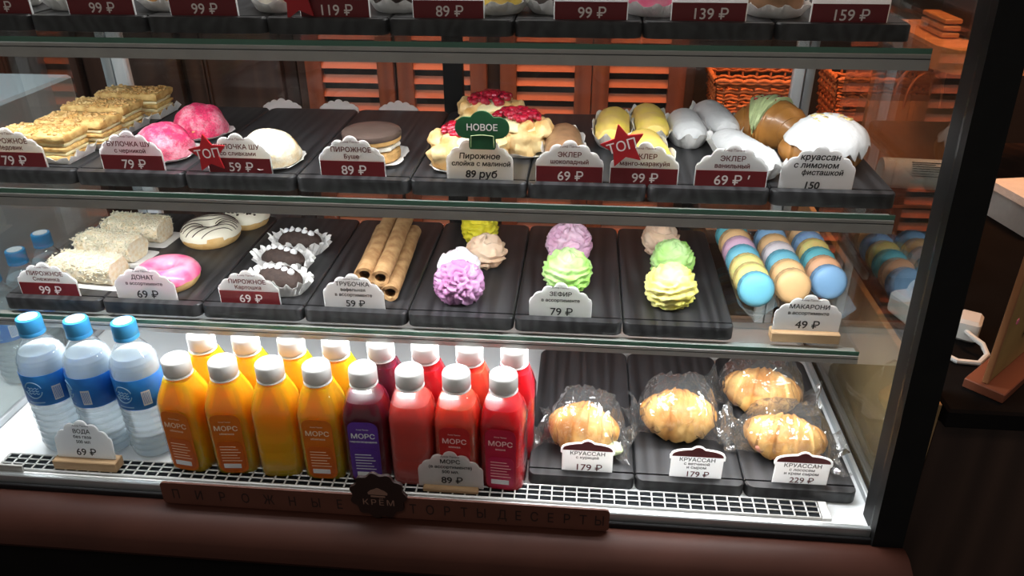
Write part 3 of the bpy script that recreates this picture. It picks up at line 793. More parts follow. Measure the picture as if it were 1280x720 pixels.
def wafer_tube(p0, p1, r, label):
    p0, p1 = Vector(p0), Vector(p1); d = p1 - p0; L = d.length
    e = thing('wafer_roll', label, 'wafer roll', tuple(p0), 0, 'wafer rolls')
    q = d.to_track_quat('Y', 'Z'); e.rotation_mode = 'QUATERNION'; e.rotation_quaternion = q
    rings = []; n = 28
    for j in range(25):
        y = L * j / 24; ring = []
        for i in range(n):
            a = 2 * PI * i / n; k = 1 + .04 * nz((math.cos(a), math.sin(a), y * 25), 1.5, L * 10) + (.05 if (a / (2 * PI) + y * 2.2) % 1 < .5 else 0)
            ring.append((r * k * math.cos(a), y + .0012 * math.sin(a * 2 + 1), r * k * math.sin(a)))
        rings.append(ring)
    inner = [[(p[0] * .62, p[1] + .0005, p[2] * .62) for p in rings[0]], [(p[0] * .62, .05, p[2] * .62) for p in rings[0]]]
    m = MB(); m.loft(list(reversed(inner)) + rings, False, True)
    m.build('wafer_shell', 'wafer', e, sharp=50)
    MB().lathe([(r * .61, 0), (r * .61, .002)], 20).build('cream_core', 'dark_void', e, (0, .018, 0), (PI / 2, 0, 0))
    return e
def zefir(label, cols, seed, style='ruffle', sz=(.0315, .0315, .031)):
    e = thing('marshmallow', label, 'marshmallow', (0, 0, 0), 0, 'piped marshmallows')
    m = mat('marshmallow_' + label.split()[0].replace('-', '_') + '_%d' % int(seed * 10), cols[0], 0.6, 0, 0.5, 28, 0.3, 120, dark=cols[1], sss=0.3, sss_r=(1, .8, .8), sss_scale=0.006)
    if style == 'ruffle':
        def fn(d, lo, la):
            t = d.z * 3.6 + .30 * math.sin(lo * 2 + seed) + .9 * nz(d, 1.7, seed); s = t - math.floor(t); s = s if s < .85 else .85 * (1 - s) / .15
            return -.09 + .17 * s + .05 * math.sin(lo * 7 + 5 * nz(d, 2.5, seed + 1)) * math.cos(la) + .03 * nz(d, 5, seed)
    elif style == 'swirl':
        def fn(d, lo, la):
            t = (lo / (2 * PI)) * 3 + d.z * 2.0 + .9 * nz(d, 1.8, seed); s = t - math.floor(t)
            s = s if s < .85 else .85 * (1 - s) / .15
            return -.12 + .22 * (s ** 1.3) + .03 * nz(d, 5, seed)
    else:
        def fn(d, lo, la):
            t = 1.5 * nz(d, 1.7, seed) + .5 * nz(d, 3.6, seed + 2); return -.16 + .28 * abs(math.sin(t * 4.4)) ** .8 + .04 * nz(d, 6, seed)
    b = blob(*sz, 0.0, 60, seed, .22, 72, 60, fn)
    b.build('lower_half', m, e, sharp=75)
    return e
def shell_prof(r):
    return [(r * .86, 0), (r * .955, .0006), (r * .985, .0018), (r * .965, .0036), (r * .88, .0057), (r * .72, .0073), (r * .48, .0084), (r * .23, .0089), (.0004, .0090)]
_sm = {}
def macaron(label, col, col2=None, fill=(0.75, 0.45, 0.40)):
    e = thing('macaron', label, 'macaron', (0, 0, 0), 0, 'macarons in the acrylic stand')
    r = .0225
    if 'a' not in _sm:
        _sm['a'] = MB().lathe(shell_prof(r), 30).mesh('shell')
        _sm['foot'] = MB().lathe([(r * .9, -.0014), (r * 1.03, -.0008), (r * 1.045, .0006), (r * .95, .0016)], 90, fn=lambda a, z: 1 + .008 * math.sin(23 * a) + .006 * math.sin(31 * a)).mesh('foot')
        _sm['fill'] = MB().lathe([(r * .78, -.0034), (r * .84, -.001), (r * .84, .001), (r * .78, .0034)], 30).mesh('filling')
    k = 'macaron_%02d%02d%02d' % tuple(int(c * 99) for c in col) + ('s' if col2 else '')
    if k not in _sm:
        _sm[k] = mat(k, col, 0.45, 0, 0.5 if col2 else 0.06, 90 if col2 else 30, 0.12, 200, dark=col2)
    def inst(nm, me, m, z, rx=0.0, par=e):
        o = put(nm, me.copy(), par, (0, 0, z), (rx, 0, 0)); o.data.materials.append(m); return o
    # axis along local Z; the whole is later tilted
    kf = k + 'f'
    if kf not in _sm: _sm[kf] = mat(kf, tuple(x * .62 for x in col), 0.7, 0, 0.3, 120, 0.6, 200)  # foot toned darker in place of missing ridge shadows
    a = inst('shell', _sm['a'], _sm[k], .0038); inst('foot', _sm['foot'], _sm[kf], 0, 0, a)
    b = inst('shell', _sm['a'], _sm[k], -.0038, PI); inst('foot', _sm['foot'], _sm[kf], 0, 0, b)
    fm = 'mfill'
    if fm not in _sm: _sm[fm] = mat('macaron_filling', (0.55, 0.36, 0.26), 0.6)
    inst('filling', _sm['fill'], _sm[fm], 0)
    return e

# ------------------------------------------------------------------ bottles
def sup(w, n, k=64, fl=0.0):
    out = []
    for i in range(k):
        a = 2 * PI * i / k; c, s = math.cos(a), math.sin(a)
        q = w * (1 + fl * abs(math.sin(4 * a)))
        out.append((math.copysign(abs(c) ** (2 / n), c) * q, math.copysign(abs(s) ** (2 / n), s) * q))
    return out
JP = [(.0235, 4, 0), (.0275, 4.2, .0018), (.0287, 4.4, .006), (.0287, 4.6, .040), (.0283, 4.6, .043), (.0287, 4.6, .046), (.0287, 4.6, .070), (.0283, 4.6, .073), (.0287, 4.6, .076), (.0288, 4.4, .104), (.0283, 4, .111), (.0262, 3.4, .121), (.0222, 2.8, .133), (.0182, 2.3, .142), (.0160, 2, .147), (.0155, 2, .153)]
def juice_bottle(x, y, rz, liquid, lab, label, ink='ink_orange', fill=.140, sub='малина', cap=True):
    e = thing('juice_bottle', label, 'juice bottle', (x, y, 0.0), rz, 'juice bottles on the deck')
    key = ('jb', fill)
    if key not in _sm:
        _sm[key] = MB().loft([[(px, py, z) for px, py in sup(w * .955, n)] for w, n, z in JP if z < fill] + [[(px, py, fill) for px, py in sup(np_(fill) * .955, 3)]]).mesh('juice')
    if 'jshell' not in _sm:
        _sm['jshell'] = MB().loft([[(px, py, z) for px, py in sup(w, n, 64, -.05 if .11 < z < .145 else 0.0)] for w, n, z in JP]).mesh('bottle_shell', 12)
        _sm['jshell'].materials.append(M['pet'])
        cm = MB(); cm.lathe([(.0170, .1475), (.0178, .1482), (.0178, .1650), (.0172, .1668), (.0160, .1682), (.0004, .1684)], 48, fn=lambda a, z: 1 + (.012 * math.cos(24 * a) if .148 < z < .166 else 0))
        _sm['jcap'] = cm.mesh('cap', 50); _sm['jcap'].materials.append(M['cap_white'])
        rm = MB().lathe([(.0158, .1435), (.0182, .1437), (.0182, .1450), (.0158, .1453)], 30); _sm['jring'] = rm.mesh('neck_ring'); _sm['jring'].materials.append(M['cap_white'])
    lm = _sm[key].copy(); lm.materials.append(M[liquid])
    put('juice', lm, e, (0, 0, .0006))
    put('bottle_shell', _sm['jshell'], e); put('cap', _sm['jcap'], e); put('neck_ring', _sm['jring'], e)
    if lab:
        def patch(x0, x1, z0, z1, yoff, rad, nm, m, par):
            cx, cz, w, h = (x0 + x1) / 2, (z0 + z1) / 2, x1 - x0, z1 - z0
            pts = rrect(w, h, rad, 7)
            def yy(px): return -.0288 * max(0, 1 - (abs(px) / .0288) ** 4.6) ** (1 / 4.6)
            fr = [(cx + a, yy(cx + a) - yoff - .0004, cz + b) for a, b in pts]; bk = [(cx + a, yy(cx + a) - yoff, cz + b) for a, b in pts]
            return MB().loft([bk, fr]).build(nm, m, par)
        L = patch(-.0195, .0195, .008, .103, .0003, .011, 'label', lab, e)
        patch(-.0165, .0165, .012, .060, .0008, .008, 'text_panel', {'lab_orange': 'lab_orange2', 'lab_purple': 'lab_purple2', 'lab_red': 'lab_red2', 'lab_crimson': 'lab_crimson2'}[lab], L)
        patch(-.0125, .0105, .0165, .0235, .0012, .0006, 'barcode_strip', 'label_white', L)
        yb = -.0300
        text(L, 'МОРС', .0105, (0, yb, .078), ink, 0.0002, name='lettering')
        text(L, sub, .0042, (0, yb, .0715), ink, 0.0001)
        text(L, 'Анна Панин', .0028, (0, yb, .091), ink, 0.00004)
        for k in range(6):
            MB().box(-.013, .013 - (k % 3) * .0025, yb - .0004, yb, .0285 + k * .0046, .0292 + k * .0046).build('text_line', ink, L)
    return e
def np_(z):
    for a, b in zip(JP, JP[1:]):
        if a[2] <= z <= b[2]: return a[0] + (b[0] - a[0]) * (z - a[2]) / (b[2] - a[2])
M['lab_orange2'] = mat('deep_orange_panel', (0.56, 0.11, 0.008), 0.4); M['lab_purple2'] = mat('deep_purple_panel', (0.10, 0.035, 0.30), 0.4)
M['lab_red2'] = mat('deep_red_panel', (0.42, 0.012, 0.014), 0.4); M['lab_crimson2'] = mat('deep_crimson_panel', (0.44, 0.012, 0.07), 0.4)
def water_bottle(x, y, z, label, rz=0, grp='water bottles'):
    e = thing('water_bottle', label, 'water bottle', (x, y, z), rz, grp)
    if 'wb' not in _sm:
        prof = [(.024, .0), (.0285, .003), (.0305, .009)]
        for k in range(33):
            zz = .014 + .064 * k / 32; prof.append((.0300 + .0016 * math.sin(k * PI / 2.6), zz))
        prof += [(.0306, .081), (.0310, .083), (.0310, .131), (.0312, .134), (.0306, .138)]
        for k in range(9):
            zz = .141 + .018 * k / 8; prof.append((.0302 - .0062 * (k / 8) ** 1.7 + .0005 * math.sin(k * 2.2), zz))
        prof += [(.0195, .1665), (.0150, .173), (.0133, .178), (.0133, .184)]
        _sm['wb'] = MB().lathe(prof, 40, fn=lambda a, z: 1 + (.010 * math.sin(6 * a + z * 300) if .014 < z < .078 else (.010 * math.cos(10 * a) if .139 < z < .160 else 0))).mesh('bottle', 60)
        _sm['wb'].materials.append(M['water'])
        ip = [(r * .93, zz) for r, zz in prof if .002 < zz < .158]
        _sm['wi'] = MB().lathe(ip, 40).mesh('water', 60); _sm['wi'].materials.append(M['water_body'])
        _sm['wl'] = MB().loft([[(r * math.cos(2 * PI * i / 48), r * math.sin(2 * PI * i / 48), zz) for i in range(48)] for r, zz in ((.0313, .084), (.0316, .0845), (.0316, .1300), (.0313, .1305), (.0311, .1305), (.0311, .084), (.0313, .084))], False, False).mesh('label')
        _sm['wl'].materials.append(M['blue_label'])
        _sm['wc'] = MB().lathe([(.0152, .1795), (.0158, .180), (.0158, .1845), (.0154, .185), (.0156, .1855), (.0154, .2015), (.0146, .2035), (.0004, .2040)], 48, fn=lambda a, z: 1 + (.012 * math.cos(24 * a) if .186 < z < .2 else 0)).mesh('cap', 50)
        _sm['wc'].materials.append(M['blue_cap'])
        _sm['ws'] = MB().lathe([(.0115, .2038), (.0115, .2046), (.0004, .2047)], 24).mesh('cap_sticker'); _sm['ws'].materials.append(M['label_white'])
    put('bottle', _sm['wb'], e); put('water', _sm['wi'], e); lb = put('label', _sm['wl'], e); cp = put('cap', _sm['wc'], e); put('cap_sticker', _sm['ws'], cp)
    def on(a0, a1, z0, z1, nm, m, r=.0318):
        k = 8; o = []
        for i in range(k + 1):
            a = -PI / 2 + a0 + (a1 - a0) * i / k; o.append([(r * math.cos(a), r * math.sin(a), z0), (r * math.cos(a), r * math.sin(a), z1), ((r - .0006) * math.cos(a), (r - .0006) * math.sin(a), z1), ((r - .0006) * math.cos(a), (r - .0006) * math.sin(a), z0)])
        return MB().loft(o).build(nm, m, lb)
    on(.45, .80, .090, .112, 'barcode_panel', 'label_white')
    for k in range(6): on(.49 + k * .05, .51 + k * .05, .092, .110, 'barcode_bar', 'blue_label', .03195)
    # oval emblem of two arcs with a wave between
    em = MB()
    for sg in (1, -1):
        pts = []
        for i in range(15):
            t_ = PI * (.08 + .84 * i / 14); a = -PI / 2 - .28 + .36 * math.cos(t_); zz = .109 + sg * .0125 * math.sin(t_)
            pts.append((.0319 * math.cos(a), .0319 * math.sin(a), zz))
        em.tube(pts, .0007, 5)
    for q in (-.004, .0, .004):
        pts = [(.0319 * math.cos(-PI / 2 - .52 + .48 * i / 12), .0319 * math.sin(-PI / 2 - .52 + .48 * i / 12), .108 + q + .0012 * math.sin(i * 1.6)) for i in range(13)]
        em.tube(pts, .0006, 5)
    em.build('emblem', 'label_cyan', lb)
    on(-.62, .05, .0885, .0900, 'print_line', 'label_cyan')
    return e

# ------------------------------------------------------------------ croissants in cellophane
def film_bag(parent, w, d, h, seed):
    rings = []; m = 30; n = 22; rnd = random.Random(int(seed * 10))
    for j in range(m + 1):
        u = -1 + 2 * j / m; x = u * w / 2
        e_ = max(0.0, 1 - (abs(u) / .78) ** 3) if abs(u) < .78 else 0.0
        hh = .0012 + h * e_ ** .55; dd = d / 2 * (.72 + .28 * e_) if abs(u) < .78 else d / 2 * (.72 + 1.1 * (abs(u) - .78))
        ring = []
        for i in range(n):
            a = 2 * PI * (i + .5 * (j % 2)) / n; c, s = math.cos(a), math.sin(a)
            y = math.copysign(abs(c) ** .8, c) * dd; z = hh / 2 + math.copysign(abs(s) ** .9, s) * hh / 2
            k = 1 + .10 * nz((x, y, z), 30, seed) + rnd.uniform(-.045, .045) * (1 if s > -.3 else .3)
            end = max(0, abs(u) - .70) / .30
            wav = (.010 * math.sin(y * 150 + seed * 5) + rnd.uniform(-.004, .004)) * end + .016 * end * (1 if seed % 2 else .4)
            ring.append((x + rnd.uniform(-.003, .003) + .008 * end * math.sin(y * 120 + seed), y * k, max(.0005, z * k + max(0, wav))))
        rings.append(ring)
    o = MB().loft(rings).build('cellophane_bag', 'film', parent, sharp=0)
    o.data.polygons.foreach_set('use_smooth', [False] * len(o.data.polygons))
    return o
def bagged(label, loc, rz, seed, L=.118, R=.027, bend=.85, extra=None, bw=.175, bd=.098, bh=.066):
    e = thing('bagged_croissant', label, 'croissant', loc, rz, 'croissants in cellophane')
    croissant_mesh(L, R, bend, seed).build('croissant', 'crust2', e, (0, -.010, .0035), sharp=50)
    if extra:
        blob(.042, .016, .012, .5, 60, seed, .5, 26, 12).build('filling', extra, e, (.012, -.026, .010))
    film_bag(e, bw, bd, bh, seed)
    return e
M['crust2'] = mat('flaky_croissant', (0.74, 0.46, 0.16), 0.5, 0, 0.5, 26, 0.8, 70, dark=(0.40, 0.16, 0.032))
M['croissant_glossy'] = mat('glossy_croissant', (0.46, 0.20, 0.045), 0.35, 0, 0.4, 30, 0.3, 60, coat=0.3)
M['salad'] = mat('salad_filling', (0.72, 0.76, 0.50), 0.5, 0, 0.4, 60, 0.5, 90, dark=(0.42, 0.60, 0.22))
M['salmon'] = mat('salmon_filling', (0.78, 0.30, 0.18), 0.4, 0, 0.4, 60, 0.3, 90)
# ------------------------------------------------------------------ placement: serving boards
T3, T2, T1, T0 = Z3 + T, Z2 + T, Z1 + T, T
X1, X2, X3 = -0.7245, -0.708, -0.7248
Y1, Y2, Y3 = 0.0792, 0.0757, 0.0963
names2 = ['under the four custard slices', 'under the two pink choux buns', 'under the white sugared bun', 'under the chocolate-topped sandwich biscuit', 'under the raspberry puffs', 'under the brown and yellow eclairs', 'under the white iced eclairs', 'under the two iced croissants']
for k, s in enumerate(names2): tray(X2 + .14 * k, Y2, Z2, 'black wooden serving board ' + s, 'serving boards on the middle shelf')
names1 = ['under the coconut slices', 'under the three donuts', 'under the chocolate cakes in paper cases', 'under the wafer rolls', 'under the lilac marshmallow', 'under the pink and green marshmallows', 'under the yellow and green marshmallows beside the macarons']
for k, s in enumerate(names1): tray(X1 + .14 * k, Y1, Z1, 'black wooden serving board ' + s, 'serving boards on the lowest shelf')
n3 = ['first', 'second', 'third', 'fourth', 'fifth', 'sixth', 'seventh', 'eighth']
for k in range(8): tray(X3 + .14 * k, Y3, Z3, 'black serving board on the top shelf, %s from the left' % n3[k], 'serving boards on the top shelf')
names0 = ['next to the red juice bottle', 'between the two other croissant boards', 'nearest the black corner post']
for k, s in enumerate(names0): tray(.14 * k, 0.0, 0.0, 'black wooden croissant board on the deck ' + s, 'serving boards on the deck')

# ------------------------------------------------------------------ middle shelf
for k, (x, y, rz) in enumerate(((-.632, .128, -.05), (-.618, .186, -.03), (-.624, .256, -.06), (-.617, .330, -.02))):
    o = napoleon(['frontmost custard slice, behind the leftmost 79 card', 'second custard slice from the front', 'third custard slice from the front', 'rearmost custard slice with white sugar lines'][k], 2.3 + k * 3.1)
    o.location = (x, y, T2); o.rotation_euler.z = rz
o = choux('front pink crackled choux bun, partly behind the price card', 'craq', 1.0, 'pink choux buns'); o.location = (-.480, .143, T2)
o = choux('rear pink crackled choux bun, beside the custard slices', 'craq', 5.0, 'pink choux buns'); o.location = (-.474, .236, T2); o.rotation_euler.z = 1
o = choux('white sugared choux bun behind the 59 card', 'sugar', 9.0, 'sugared buns'); o.location = (-.333, .128, T2)
o = bouche('round sandwich biscuit with dark chocolate glaze and cream filling'); o.location = (-.209, .152, T2); o.scale = (1.06, 1.06, 1.35)
for k, (x, y, rz, l) in enumerate(((-.086, .140, .1, 'front raspberry puff behind the green tag'), (-.030, .204, -.25, 'middle raspberry puff, right of the green tag'), (-.074, .290, .05, 'rearmost raspberry puff, heaped with red berries'))):
    o = rasp_puff(l, 1.5 + 2.7 * k); o.location = (x, y, T2); o.rotation_euler.z = rz
G = 'eclairs in paper cases'
o = eclair('brown chocolate eclair behind the first 69 card', G, 'choc_icing', seed=2.0); o.location = (.031, .176, T2); o.rotation_euler.z = .03
y0 = eclair('back left yellow eclair, beside the chocolate eclair', G, 'yellow_icing', seed=4.0); y0.location = (.095, .262, T2); y0.rotation_euler.z = -.06
o = eclair('back right yellow eclair, beside the white one', G, 'yellow_icing', seed=6.0); o.location = (.146, .284, T2); o.rotation_euler.z = .05
o = eclair('front yellow eclair behind the 99 card with the red star', G, 'yellow_icing', seed=8.0); o.location = (.137, .160, T2); o.rotation_euler.z = .12
o = eclair('short white iced eclair next to the yellow eclairs', G, 'icing', .096, seed=10.0); o.location = (.194, .266, T2); o.rotation_euler.z = .04
o = eclair('rear white iced eclair pointing to the back of the shelf', G, 'icing', .118, seed=12.0); o.location = (.238, .306, T2); o.rotation_euler.z = .14
o = eclair('front white iced eclair lying aslant behind the second 69 card', G, 'icing', .124, .0205, seed=14.0); o.location = (.254, .166, T2); o.rotation_euler.z = .34
# iced croissants
def iced(label, loc, rz, body, ic, L, R, bend, u0, u1, seed):
    e = thing('iced_croissant', label, 'croissant', loc, rz, 'iced croissants')
    croissant_mesh(L, R, bend, seed).build('croissant', body, e, sharp=50)
    top_patch(L, R, bend, u0, u1, 1.21, seed).build('icing', ic, e, (0, 0, .0012), sharp=60)
    return e
e = iced('golden croissant half coated in green pistachio cream', (.304, .262, T2), 2.45, 'croissant_glossy', 'pist', .105, .034, .75, -.15, .62, 3.0)
bits = MB(); rnd = random.Random(5)
for _ in range(14):
    u = rnd.uniform(-.1, .55); x = .105 / 1.5 * math.sin(u * .75); s = .0012
    y = rnd.uniform(-.012, .014); z = .006 + .034 * .66 + .036 * .88 * math.sqrt(max(0, 1 - (y / .036) ** 2)) * (1 - abs(u) ** 2.2) ** .62
    bits.box(x - s, x + s, y - s, y + s, z, z + .0022)
bits.build('red_sprinkles', 'rasp', e, kind='stuff', sharp=0)
e = iced('white iced croissant topped with pale lemon flakes', (.346, .164, T2), .35, 'croissant_glossy', 'icing', .108, .036, .72, -.93, .93, 6.0)
bits = MB()
for _ in range(34):
    u = rnd.uniform(-.35, .6); x = .108 / 1.44 * math.sin(u * .72); s = rnd.uniform(.0018, .0042); y = rnd.uniform(-.010, .016)
    z = .004 + .036 * .66 + .0395 * .88 * math.sqrt(max(0, 1 - (y / .036) ** 2)) * (1 - abs(u) ** 2.2) ** .62
    bits.box(x - s, x + s, y - s * .6, y + s * .6, z - .0008, z + rnd.uniform(.001, .004))
bits.build('lemon_flakes', 'nut', e, kind='stuff', sharp=0)

cy2 = Y2 + .0138; zc2 = T2 - .0046
card(-.650, cy2, zc2, .086, .054, 'dark', ['ПИРОЖНОЕ', 'Медовик'], '79 ₽', 'maroon 79 price card before the custard slices')
card(-.494, cy2, zc2, .080, .054, 'dark', ['БУЛОЧКА ШУ', 'с черникой'], '79 ₽', 'maroon 79 price card before the pink choux buns')
card(-.358, cy2, zc2, .080, .054, 'dark', ['БУЛОЧКА ШУ', 'со сливками'], '59 ₽', 'maroon 59 price card partly covered by a red star')
card(-.2180, cy2, zc2, .080, .054, 'dark', ['ПИРОЖНОЕ', 'Буше'], '89 ₽', 'maroon 89 price card before the chocolate sandwich biscuit')
card(-.0645, cy2, zc2, .079, .058, 'hand', [('Пирожное', .0096, 0, .52), ('слойка с малиной', .0080, .02, .37), ('89 руб', .0125, .02, .12)], '', 'handwritten 89 price card under the green hat tag')
card(.041, cy2, zc2, .079, .055, 'dark', ['ЭКЛЕР', 'шоколадный'], '69 ₽', 'maroon 69 price card before the brown chocolate eclair')
card(.1275, cy2, zc2, .079, .055, 'dark', ['ЭКЛЕР', 'манго-маракуйя'], '99 ₽', 'maroon 99 price card with a red star on its corner')
card(.2265, cy2, zc2, .082, .055, 'dark', ['ЭКЛЕР', 'ванильный'], '69 ₽ ʼ', 'maroon 69 price card before the white eclairs')
card(.3225, cy2, zc2, .082, .056, 'hand', [('круассан', .0098, .0, .70), ('с лимоном', .0094, -.04, .53), ('фисташкой', .0086, .06, .38), ('150', .0120, -.06, .08)], '', 'handwritten 150 price card before the iced croissants')
star_tag(.1015, .0845, .436, .0265, 'red star tag over the 99 eclair card', .28)
star_tag(-.393, .0845, .414, .0250, 'red star tag over the 59 bun card', .12)
hat = thing('hat_tag', 'dark green chef-hat tag over the handwritten raspberry card', 'tag', (-.060, .0845, .4475))
pts = []
cs = [(-.019, .006, .0125), (.019, .006, .0125), (0, .010, .0155)]
n = 60
for i in range(n):
    a = 2 * PI * i / n; d = Vector((math.cos(a), math.sin(a))); best = .006
    for cx, cz, r in cs:
        t_ = d.x * cx + d.y * cz; disc = t_ * t_ - (cx * cx + cz * cz - r * r)
        if disc > 0: best = max(best, t_ + math.sqrt(disc))
    # band of the hat
    if d.y < 0:
        k = min(.0195 / max(1e-4, -d.y), .0155 / max(1e-4, abs(d.x))); best = max(best, k)
    pts.append((d.x * best, d.y * best))
MB().prism(pts, -.0012, .0012).build('hat_plate', 'green_tag', hat, sharp=60)
text(hat, 'НОВОЕ', .0105, (0, -.0015, .003), 'ink_pale', .00015)
MB().tube([(-.013 + .026 * i / 10, -.0014, -.0035 + .0012 * math.sin(i / 10 * PI)) for i in range(11)], .0004, 5).build('hat_outline', 'pist', hat)
for sg in (-1, 1): MB().tube([(sg * .013, -.0014, -.0035), (sg * .0135, -.0014, -.017)], .0004, 5).build('hat_outline', 'pist', hat)
# blank cards that stand behind the boards
for k, x in enumerate((-.420, -.328, -.233)):
    c = thing('blank_card', 'white scalloped card back peeking up %s' % ['behind the white bun board', 'behind the gap beside the chocolate biscuit board', 'behind the chocolate biscuit board'][k], 'price card', (x, .402, Z2), 0, 'cards behind the boards')
    MB().prism(scallop(.062, .026), -.001, .001).build('plate', 'card', c, sharp=50)

# ------------------------------------------------------------------ lowest shelf
for k, (x, y, rz, l) in enumerate(((-.632, .143, -.10, 'front coconut slice behind the 99 card'), (-.640, .216, -.16, 'middle coconut slice'), (-.634, .282, -.08, 'rear coconut slice'))):
    o = coco_slice(l + ' dusted with pale flakes', 1.2 + k * 2); o.location = (x, y, T1); o.rotation_euler.z = rz
o = donut('pink iced donut behind the 69 card', 'pink_icing', 1.0); o.location = (-.516, .140, T1)
o = donut('white iced donut with thin chocolate stripes', 'vanilla_icing', 4.0, True); o.location = (-.518, .286, T1); o.rotation_euler.z = .5
o = donut('white iced donut with chocolate chips under the shelf edge', 'vanilla_icing', 7.0, False, True); o.location = (-.486, .352, T1 + .0); o.scale = (.78, .78, .9)
for k, (x, y, rz, l) in enumerate(((-.350, .134, -.30, 'front chocolate potato cake in a white paper case'), (-.368, .195, -.25, 'middle chocolate potato cake in a white paper case'), (-.364, .257, -.15, 'rear chocolate potato cake in a white paper case'))):
    o = kartoshka(l, 1.7 + 2.2 * k); o.location = (x, y, T1); o.rotation_euler.z = rz
r = .0115
wafer_tube((-.2290, .124, T1 + r * 2.75), (-.2380, .322, T1 + r * 2.75), r, 'upper left wafer roll')
wafer_tube((-.2055, .117, T1 + r * 2.75), (-.2150, .322, T1 + r * 2.75), r, 'upper right wafer roll')
wafer_tube((-.1930, .113, T1 + r * 1.04), (-.2030, .316, T1 + r * 1.04), r, 'lower right wafer roll')
wafer_tube((-.2175, .120, T1 + r * 1.04), (-.2275, .318, T1 + r * 1.04), r, 'lower middle wafer roll between the other three')
wafer_tube((-.2420, .140, T1 + r * 1.04), (-.2520, .318, T1 + r * 1.04), r, 'lower left wafer roll behind the 59 card')
LIL = ((0.60, 0.33, 0.56), (0.44, 0.18, 0.38)); WHT = ((0.80, 0.77, 0.79), (0.76, 0.68, 0.75)); BEI = ((0.66, 0.42, 0.27), (0.74, 0.56, 0.42))
YEL = ((0.76, 0.68, 0.05), (0.64, 0.56, 0.02)); GRN = ((0.32, 0.66, 0.10), (0.52, 0.74, 0.34)); PNK = ((0.66, 0.34, 0.52), (0.72, 0.50, 0.62)); PYL = ((0.80, 0.72, 0.12), (0.82, 0.76, 0.32))
e = zefir('lilac and white frilled marshmallow at the front of its board', LIL, 1.0, 'frill', (.0315, .029, .029)); e.location = (-.102, .130, T1)
m_ = mat('marshmallow_white_cap', WHT[0], .6, 0, .3, 30, .3, 120, dark=WHT[1], sss=.3, sss_r=(1, .9, .9), sss_scale=.006)
def _sw(d, lo, la):
    t = (lo / (2 * PI)) * 2 + d.z * 2.0 + .8 * nz(d, 1.8, 4); return -.07 + .14 * ((t - math.floor(t)) ** 1.8)
blob(.0300, .027, .0295, .05, 60, 3, .25, 56, 44, _sw).build('upper_half', m_, e, (-.004, .030, .006), sharp=75)
for o_, x, y, rz in ((zefir('beige folded marshmallow behind the lilac one', BEI, 2.0, 'swirl', (.030, .026, .027)), -.078, .232, .4),
                     (zefir('bright yellow marshmallow at the back, under the shelf edge', YEL, 3.0, 'ruffle', (.028, .028, .030)), -.098, .312, 0),
                     (zefir('white-green marshmallow behind the 79 card', GRN, 4.0, 'ruffle', (.0325, .0315, .032)), .041, .172, 0),
                     (zefir('pink frilled marshmallow behind the white-green one', PNK, 5.0, 'frill', (.0315, .029, .031)), .041, .262, .3),
                     (zefir('large pale yellow marshmallow on the board beside the macarons', PYL, 6.0, 'ruffle', (.0335, .031, .031)), .178, .140, 0),
                     (zefir('green marshmallow between the yellow and beige ones', GRN, 7.0, 'ruffle', (.030, .028, .030)), .187, .222, .5),
                     (zefir('beige marshmallow behind the green one', BEI, 8.0, 'swirl', (.031, .027, .028)), .177, .298, 1.2)):
    o_.location = (x, y, T1); o_.rotation_euler.z = rz
cy1 = Y1 + .0138; zc1 = T1 - .0046
card(-.660, cy1, zc1, .084, .054, 'dark', ['ПИРОЖНОЕ', 'Снежинка'], '99 ₽', 'maroon 99 price card before the coconut slices')
card(-.522, cy1, zc1, .084, .054, 'white', ['ДОНАТ', 'в ассортименте'], '69 ₽', 'white 69 price card before the pink donut')
card(-.378, cy1, zc1, .083, .054, 'dark', ['ПИРОЖНОЕ', 'Картошка'], '69 ₽', 'maroon 69 price card before the chocolate potato cakes')
card(-.236, cy1, zc1, .081, .055, 'white', ['ТРУБОЧКА', 'вафельная', 'в ассортименте'], '59 ₽', 'white 59 price card before the wafer rolls', price_size=.0135)
card(.035, cy1, zc1, .080, .054, 'white', ['ЗЕФИР', 'в ассортименте'], '79 ₽', 'white 79 price card before the white-green marshmallow')
card(.3430, .089, Z1, .081, .054, 'white', ['МАКАРОНИ', 'в ассортименте'], '49 ₽', 'white 49 price card in a wooden block before the macarons', block=(.084, .014, .018))
# macarons in a clear stand
BL = (0.16, 0.50, 0.66); BL2 = (0.24, 0.46, 0.74); TE = (0.12, 0.50, 0.60); OR = (0.85, 0.54, 0.26); OR2 = (0.83, 0.47, 0.27); YE = (0.80, 0.60, 0.22); PI_ = (0.78, 0.48, 0.66); WH = (0.82, 0.74, 0.78)
rows = [(.2905, -.0010, .152, [('blue', BL, None), ('yellow-green speckled', YE, (.62, .70, .25)), ('yellow', YE, (.80, .52, .16)), ('sky blue', BL, None), ('pink', PI_, None), ('orange', OR, None), ('teal', TE, None)]),
        (.3405, -.0004, .166, [('peach', OR, None), ('light orange', OR, None), ('teal blue', BL, None), ('white-pink', WH, None), ('orange', OR, None), ('blue', BL2, None)]),
        (.3905, .0, .180, [('cornflower blue', BL2, None), ('salmon orange', OR2, None), ('teal', TE, None), ('ochre', YE, (.80, .42, .12)), ('speckled blue', BL2, (.14, .24, .55)), ('orange', OR, None), ('deep orange', OR2, None)])]
ZM = Z1 + .0022
for ri, (x, dx, yy, cols) in enumerate(rows):
    for k, (nm, c, c2) in enumerate(cols):
        e = macaron('%s macaron, %s in the %s row' % (nm, ['frontmost', 'second', 'third', 'fourth', 'fifth', 'sixth', 'rearmost'][k], ['left', 'middle', 'right'][ri]), c, c2)
        e.location = (x + dx * k, yy + .0282 * k, ZM + .0345 + random.uniform(0, .0012)); e.rotation_euler = (math.radians(72 + random.uniform(-3, 3)), 0, random.uniform(-.08, .08))
